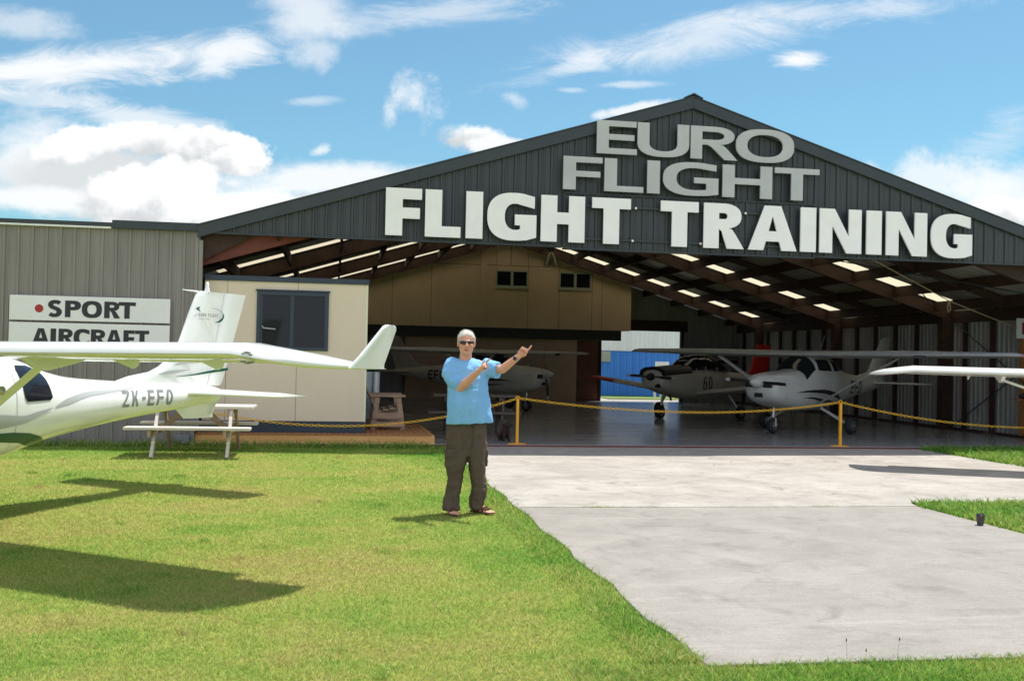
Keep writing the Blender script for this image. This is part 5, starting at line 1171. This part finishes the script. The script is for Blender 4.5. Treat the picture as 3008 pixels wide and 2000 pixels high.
# hair: short crop following the skull
hb = MB().ball(H(0, .016, .038), .0835, .102, .097, 24, 16)
me = remesh(hb, .006, 2)
bm = bmesh.new(); bm.from_mesh(me); inv = RH.inverted()
kill = []
for v in bm.verts:
    q = inv @ (v.co - hc)
    line = (.072 + .012 * math.cos(q.x * 42)) if q.y < -.05 else (.072 - (q.y + .05) * 1.0 if q.y < .0 else (.022 if q.y < .012 else -.012 - (q.y - .012) * .7))
    line += .007 * mnoise.noise(v.co * 90)
    if q.z < line: kill.append(v)
    else: v.co += v.normal * (.0035 * mnoise.noise(v.co * 75) + .0015)
bmesh.ops.delete(bm, geom=kill, context='VERTS'); bm.to_mesh(me); bm.free(); me.name = 'hair'
hr = link('hair', me, hair_m, man)
vs_ = [(v.co.copy(), v.normal.copy()) for v in me.vertices]; sm_ = MB()
for i in range(2600):
    c, n = random.choice(vs_); q = inv @ (c - hc)
    d = (n + RH @ V3((random.uniform(-.5, .5), random.uniform(-.2, .6), random.uniform(-.7, .3)))).normalized(); l = random.uniform(.006, .018); sd = d.cross(V3((random.uniform(-1, 1), random.uniform(-1, 1), random.uniform(-1, 1)))).normalized() * .0011
    c = c + V3((random.uniform(-.003, .003), random.uniform(-.003, .003), random.uniform(-.003, .003))); sm_.add([c - sd, c + sd, c + d * l], [(0, 1, 2)])
build('hair_strands', sm_, hair_m, hr); so_ = hr.modifiers.new('thick', 'SOLIDIFY'); so_.thickness = .008; so_.offset = -1
# sunglasses, mouth, watch
sgm = MB()
for sx in (-1, 1):
    rg = []
    for u in np.linspace(0, 1, 7):
        x = .008 + .062 * u; y = -.101 + .032 * u ** 2.2; h = .017 - .004 * u
        rg.append([H(sx * x, y, .010 + h), H(sx * x, y - .004, .010), H(sx * x, y, .010 - h), H(sx * x, y + .004, .010)])
    sgm.rings(rg)
gl = build('sunglasses', sgm, mat('sunglass_lens', (.02, .012, .01), .08), man, smooth=50)
fr_ = MB()
for sx in (-1, 1): fr_.tube([H(sx * .068, -.070, .018), H(sx * .086, -.03, .016), H(sx * .088, .02, .012)], .0035, 8)
fr_.tube([H(-.066, -.075, .028), H(-.03, -.098, .028), H(0, -.102, .026), H(.03, -.098, .028), H(.066, -.075, .028)], .003, 8)
build('frame', fr_, mat('pale_frame', (.35, .33, .3), .35), gl)
build('mouth', MB().tube([H(-.026, -.087, -.060), H(-.012, -.0945, -.066), H(.0, -.0965, -.067), H(.012, -.0945, -.066), H(.026, -.087, -.060)], [.0030, .0056, .0062, .0056, .0030], 8), mat('lips', (.33, .09, .075), .5), man, smooth=60)
build('teeth', MB().tube([H(-.016, -.0955, -.0635), H(0, -.099, -.065), H(.016, -.0955, -.0635)], [.0014, .0030, .0014], 6), offwhite, man)
wd = (wL - eL).normalized(); wp = wL - wd * .035
M3 = wd.to_track_quat('Z', 'Y').to_matrix()
wm = MB().lathe([(.0335, -.010), (.0355, 0), (.0335, .010), (.030, .010), (.030, -.010)], (0, 0, 0), 2, 24)
wt = build('watch', MB().add([wp + M3 @ V3(p) for p in wm.v], wm.f), mat('watch_strap', (.30, .30, .29), .3, .7), man, smooth=40)
fn = V3((-.15, -.95, .15)); fn = (fn - wd * fn.dot(wd)).normalized(); c0 = wp + fn * .034; q3 = fn.to_track_quat('Z', 'Y').to_matrix()
fm = MB().lathe([(.001, .008), (.017, .008), (.019, .004), (.019, -.004)], (0, 0, 0), 2, 20); build('dial', MB().add([c0 + q3 @ V3(p) for p in fm.v], fm.f), black_paint, wt, smooth=30)

def soften(me, amp, sc, stretch=(1, 1, 1), seed=0.0, keep=None):
    """cloth folds: move vertices along their normals by stretched noise"""
    bm = bmesh.new(); bm.from_mesh(me); bm.normal_update()
    for v in bm.verts:
        p = V3((v.co.x * stretch[0], v.co.y * stretch[1], v.co.z * stretch[2])) * sc + V3((seed, 0, 0))
        n = mnoise.noise(p) + .5 * mnoise.noise(p * 2.1)
        v.co += v.normal * amp * n * (keep(v.co) if keep else 1)
    bm.to_mesh(me); bm.free()
def ering(c, rx, ry, n=28, e=2.3, tilt=0.0):
    return [(c[0] + rx * math.copysign(abs(math.cos(a)) ** (2 / e), math.cos(a)), c[1] + ry * math.copysign(abs(math.sin(a)) ** (2 / e), math.sin(a)), c[2] + tilt * math.cos(a)) for a in np.linspace(0, 2 * PI, n, endpoint=False)]
# t-shirt: trunk and two sleeves
b = MB(); rows = []
for y, xl, xr, ry, d in ((326, 388, 484, .050, .068), (338, 352, 522, .072, .058), (352, 318, 560, .092, .043), (385, 292, 596, .115, .025), (430, 292, 600, .128, .022), (500, 300, 590, .136, .0), (580, 304, 594, .140, -.022), (650, 300, 604, .142, -.034), (720, 295, 617, .142, -.036), (770, 291, 628, .140, -.031), (793, 290, 632, .138, -.028)):
    l, r = J(xl, y), J(xr, y); rows.append(ering(((l[0] + r[0]) / 2, d, (l[2] + r[2]) / 2), (r[0] - l[0]) / 2, ry, 32, 2.2, .014 if y > 700 else 0))
b.rings(rows)
b.tube([sR + V3((.03, .0, -.005)), V3(J(322, 440, -.02)), V3(J(352, 492, -.06)), V3(J(366, 505, -.075))], [.10, .094, .082, .086], 20)
b.tube([sL + V3((-.03, 0, -.01)), V3(J(602, 398, .01)), V3(J(640, 408, -.025)), V3(J(664, 412, -.045))], [.092, .09, .084, .088], 20, caps='flat')
me = remesh(b, .0075, 4)
soften(me, .020, 9, (1.9, 1.2, .34), 3.3, lambda c: min(1, max(.12, (1.40 - c.z) / .35)) * min(1, max(.25, (c.z - .90) / .16)))
soften(me, .006, 13, (1.0, 1.0, 1.6), 12.7, lambda c: min(1, max(.1, (c.z - 1.02) / .25)))
soften(me, .006, 16, (1.0, 1.0, .8), 8.1)
me.name = 't_shirt'; shirt = link('t_shirt', me, shirt_m, man)
# neckband
nc = V3(J(432, 352, -.005)); build('neckband', MB().tube([nc + V3((.066 * math.cos(a), .056 * math.sin(a) + .028, .030 * math.sin(a) + .002)) for a in np.linspace(0, 2 * PI, 33)], .0075, 8, caps='flat'), shirt_m, shirt, smooth=60)
# trousers
b = MB()
wl, wr = J(292, 792), J(578, 788)
b.rings([ering(((wl[0] + wr[0]) / 2, .005, wl[2]), (wr[0] - wl[0]) / 2, .118, 30, 2.4), ering((J(437, 860)[0], .01, J(437, 860)[2]), J(584, 860)[0] - J(437, 860)[0], .128, 30, 2.5), ering((J(437, 960)[0], .012, J(437, 960)[2]), J(580, 960)[0] - J(437, 960)[0], .125, 30, 2.6), ering((J(437, 1030)[0], .012, J(437, 1030)[2]), J(560, 1030)[0] - J(437, 1030)[0], .10, 30, 2.4)])
def leg(cs):
    b.rings([ering((J((xl + xr) / 2, y)[0], d, J(0, y)[2]), (J(xr, y)[0] - J(xl, y)[0]) / 2, ry, 24, 2.2) for y, xl, xr, ry, d in cs])
leg([(930, 286, 442, .108, .0), (1020, 288, 452, .104, -.01), (1090, 292, 436, .096, -.025), (1180, 296, 412, .086, -.03), (1270, 290, 398, .082, -.035), (1350, 276, 394, .086, -.045), (1395, 266, 397, .095, -.06), (1412, 268, 396, .097, -.065)])
leg([(930, 440, 588, .108, .0), (1020, 446, 580, .104, .0), (1090, 452, 574, .096, -.01), (1180, 458, 572, .086, -.01), (1260, 466, 584, .084, .0), (1330, 462, 578, .084, .02), (1385, 458, 560, .090, .03), (1405, 458, 558, .092, .03)])
me = remesh(b, .0075, 3)
soften(me, .013, 8, (1.6, 1.3, .6), 1.7); soften(me, .008, 13, (.7, .7, 1.5), 5.5, lambda c: min(1, max(.15, (.62 - c.z) / .3)))
me.name = 'trousers'; tr_ = link('trousers', me, trou_m, man)
for xl, xr, sd, d in ((284, 372, -1, -.075), (556, 590, 1, .025)):
    a, c = J(xl, 975), J(xr, 1100)
    pk = MB().box(a[0] + (.004 if sd < 0 else 0), c[0] - (.004 if sd > 0 else 0), d - .045, d + .075, c[2], a[2] - .03); me = remesh(pk, .010, 5); soften(me, .010, 14, (1, 1, 1), 2.2); me.name = 'cargo_pocket'; p_ = link('cargo_pocket', me, trou_m, tr_)
    me = remesh(MB().box(a[0] - (.003 if sd < 0 else 0), c[0] + (.001 if sd > 0 else 0), d - .050, d + .08, a[2] - .05, a[2] - .005), .009, 4); me.name = 'pocket_flap'; link('pocket_flap', me, trou_m, tr_)
fl = J(487, 0)[0]; build('fly_seam', MB().tube([J(487, 800, -.121), J(486, 880, -.130), J(478, 960, -.124)], .003, 6), mat('seam_shadow', (.05, .037, .027), .9), tr_)
# sandals
for a, ang in ((aR, fR), (aL, fL)):
    d = V3((math.sin(ang), -math.cos(ang), 0)); s = V3((d.y, -d.x, 0)); o = V3((a.x, a.y, 0))
    out = [(-.095, 0), (-.08, .032), (-.03, .036), (.06, .045), (.13, .050), (.175, .038), (.192, .0), (.178, -.035), (.13, -.048), (.06, -.042), (-.03, -.036), (-.08, -.032)]
    pts = [o + d * p + s * q for p, q in out]
    sb = MB().rings([[(p.x, p.y, .002) for p in pts], [(p.x, p.y, .018) for p in pts]])
    sd_ = build('sandal', sb, leather, man, bevel=.004)
    for f0, hgt, hw in ((.125, .046, .046), (.095, .058, .046), (.045, .078, .045), (-.01, .092, .046)):
        build('strap', MB().rings([[o + d * (f0 + q - .012 * abs(math.cos(t_))) + s * (hw * math.cos(t_)) + V3((0, 0, .012 + hgt * math.sin(t_) + e)) for q, e in ((-.013, 0), (.013, 0), (.013, -.005), (-.013, -.005))] for t_ in np.linspace(0, PI, 14)]), leather, sd_, smooth=50)
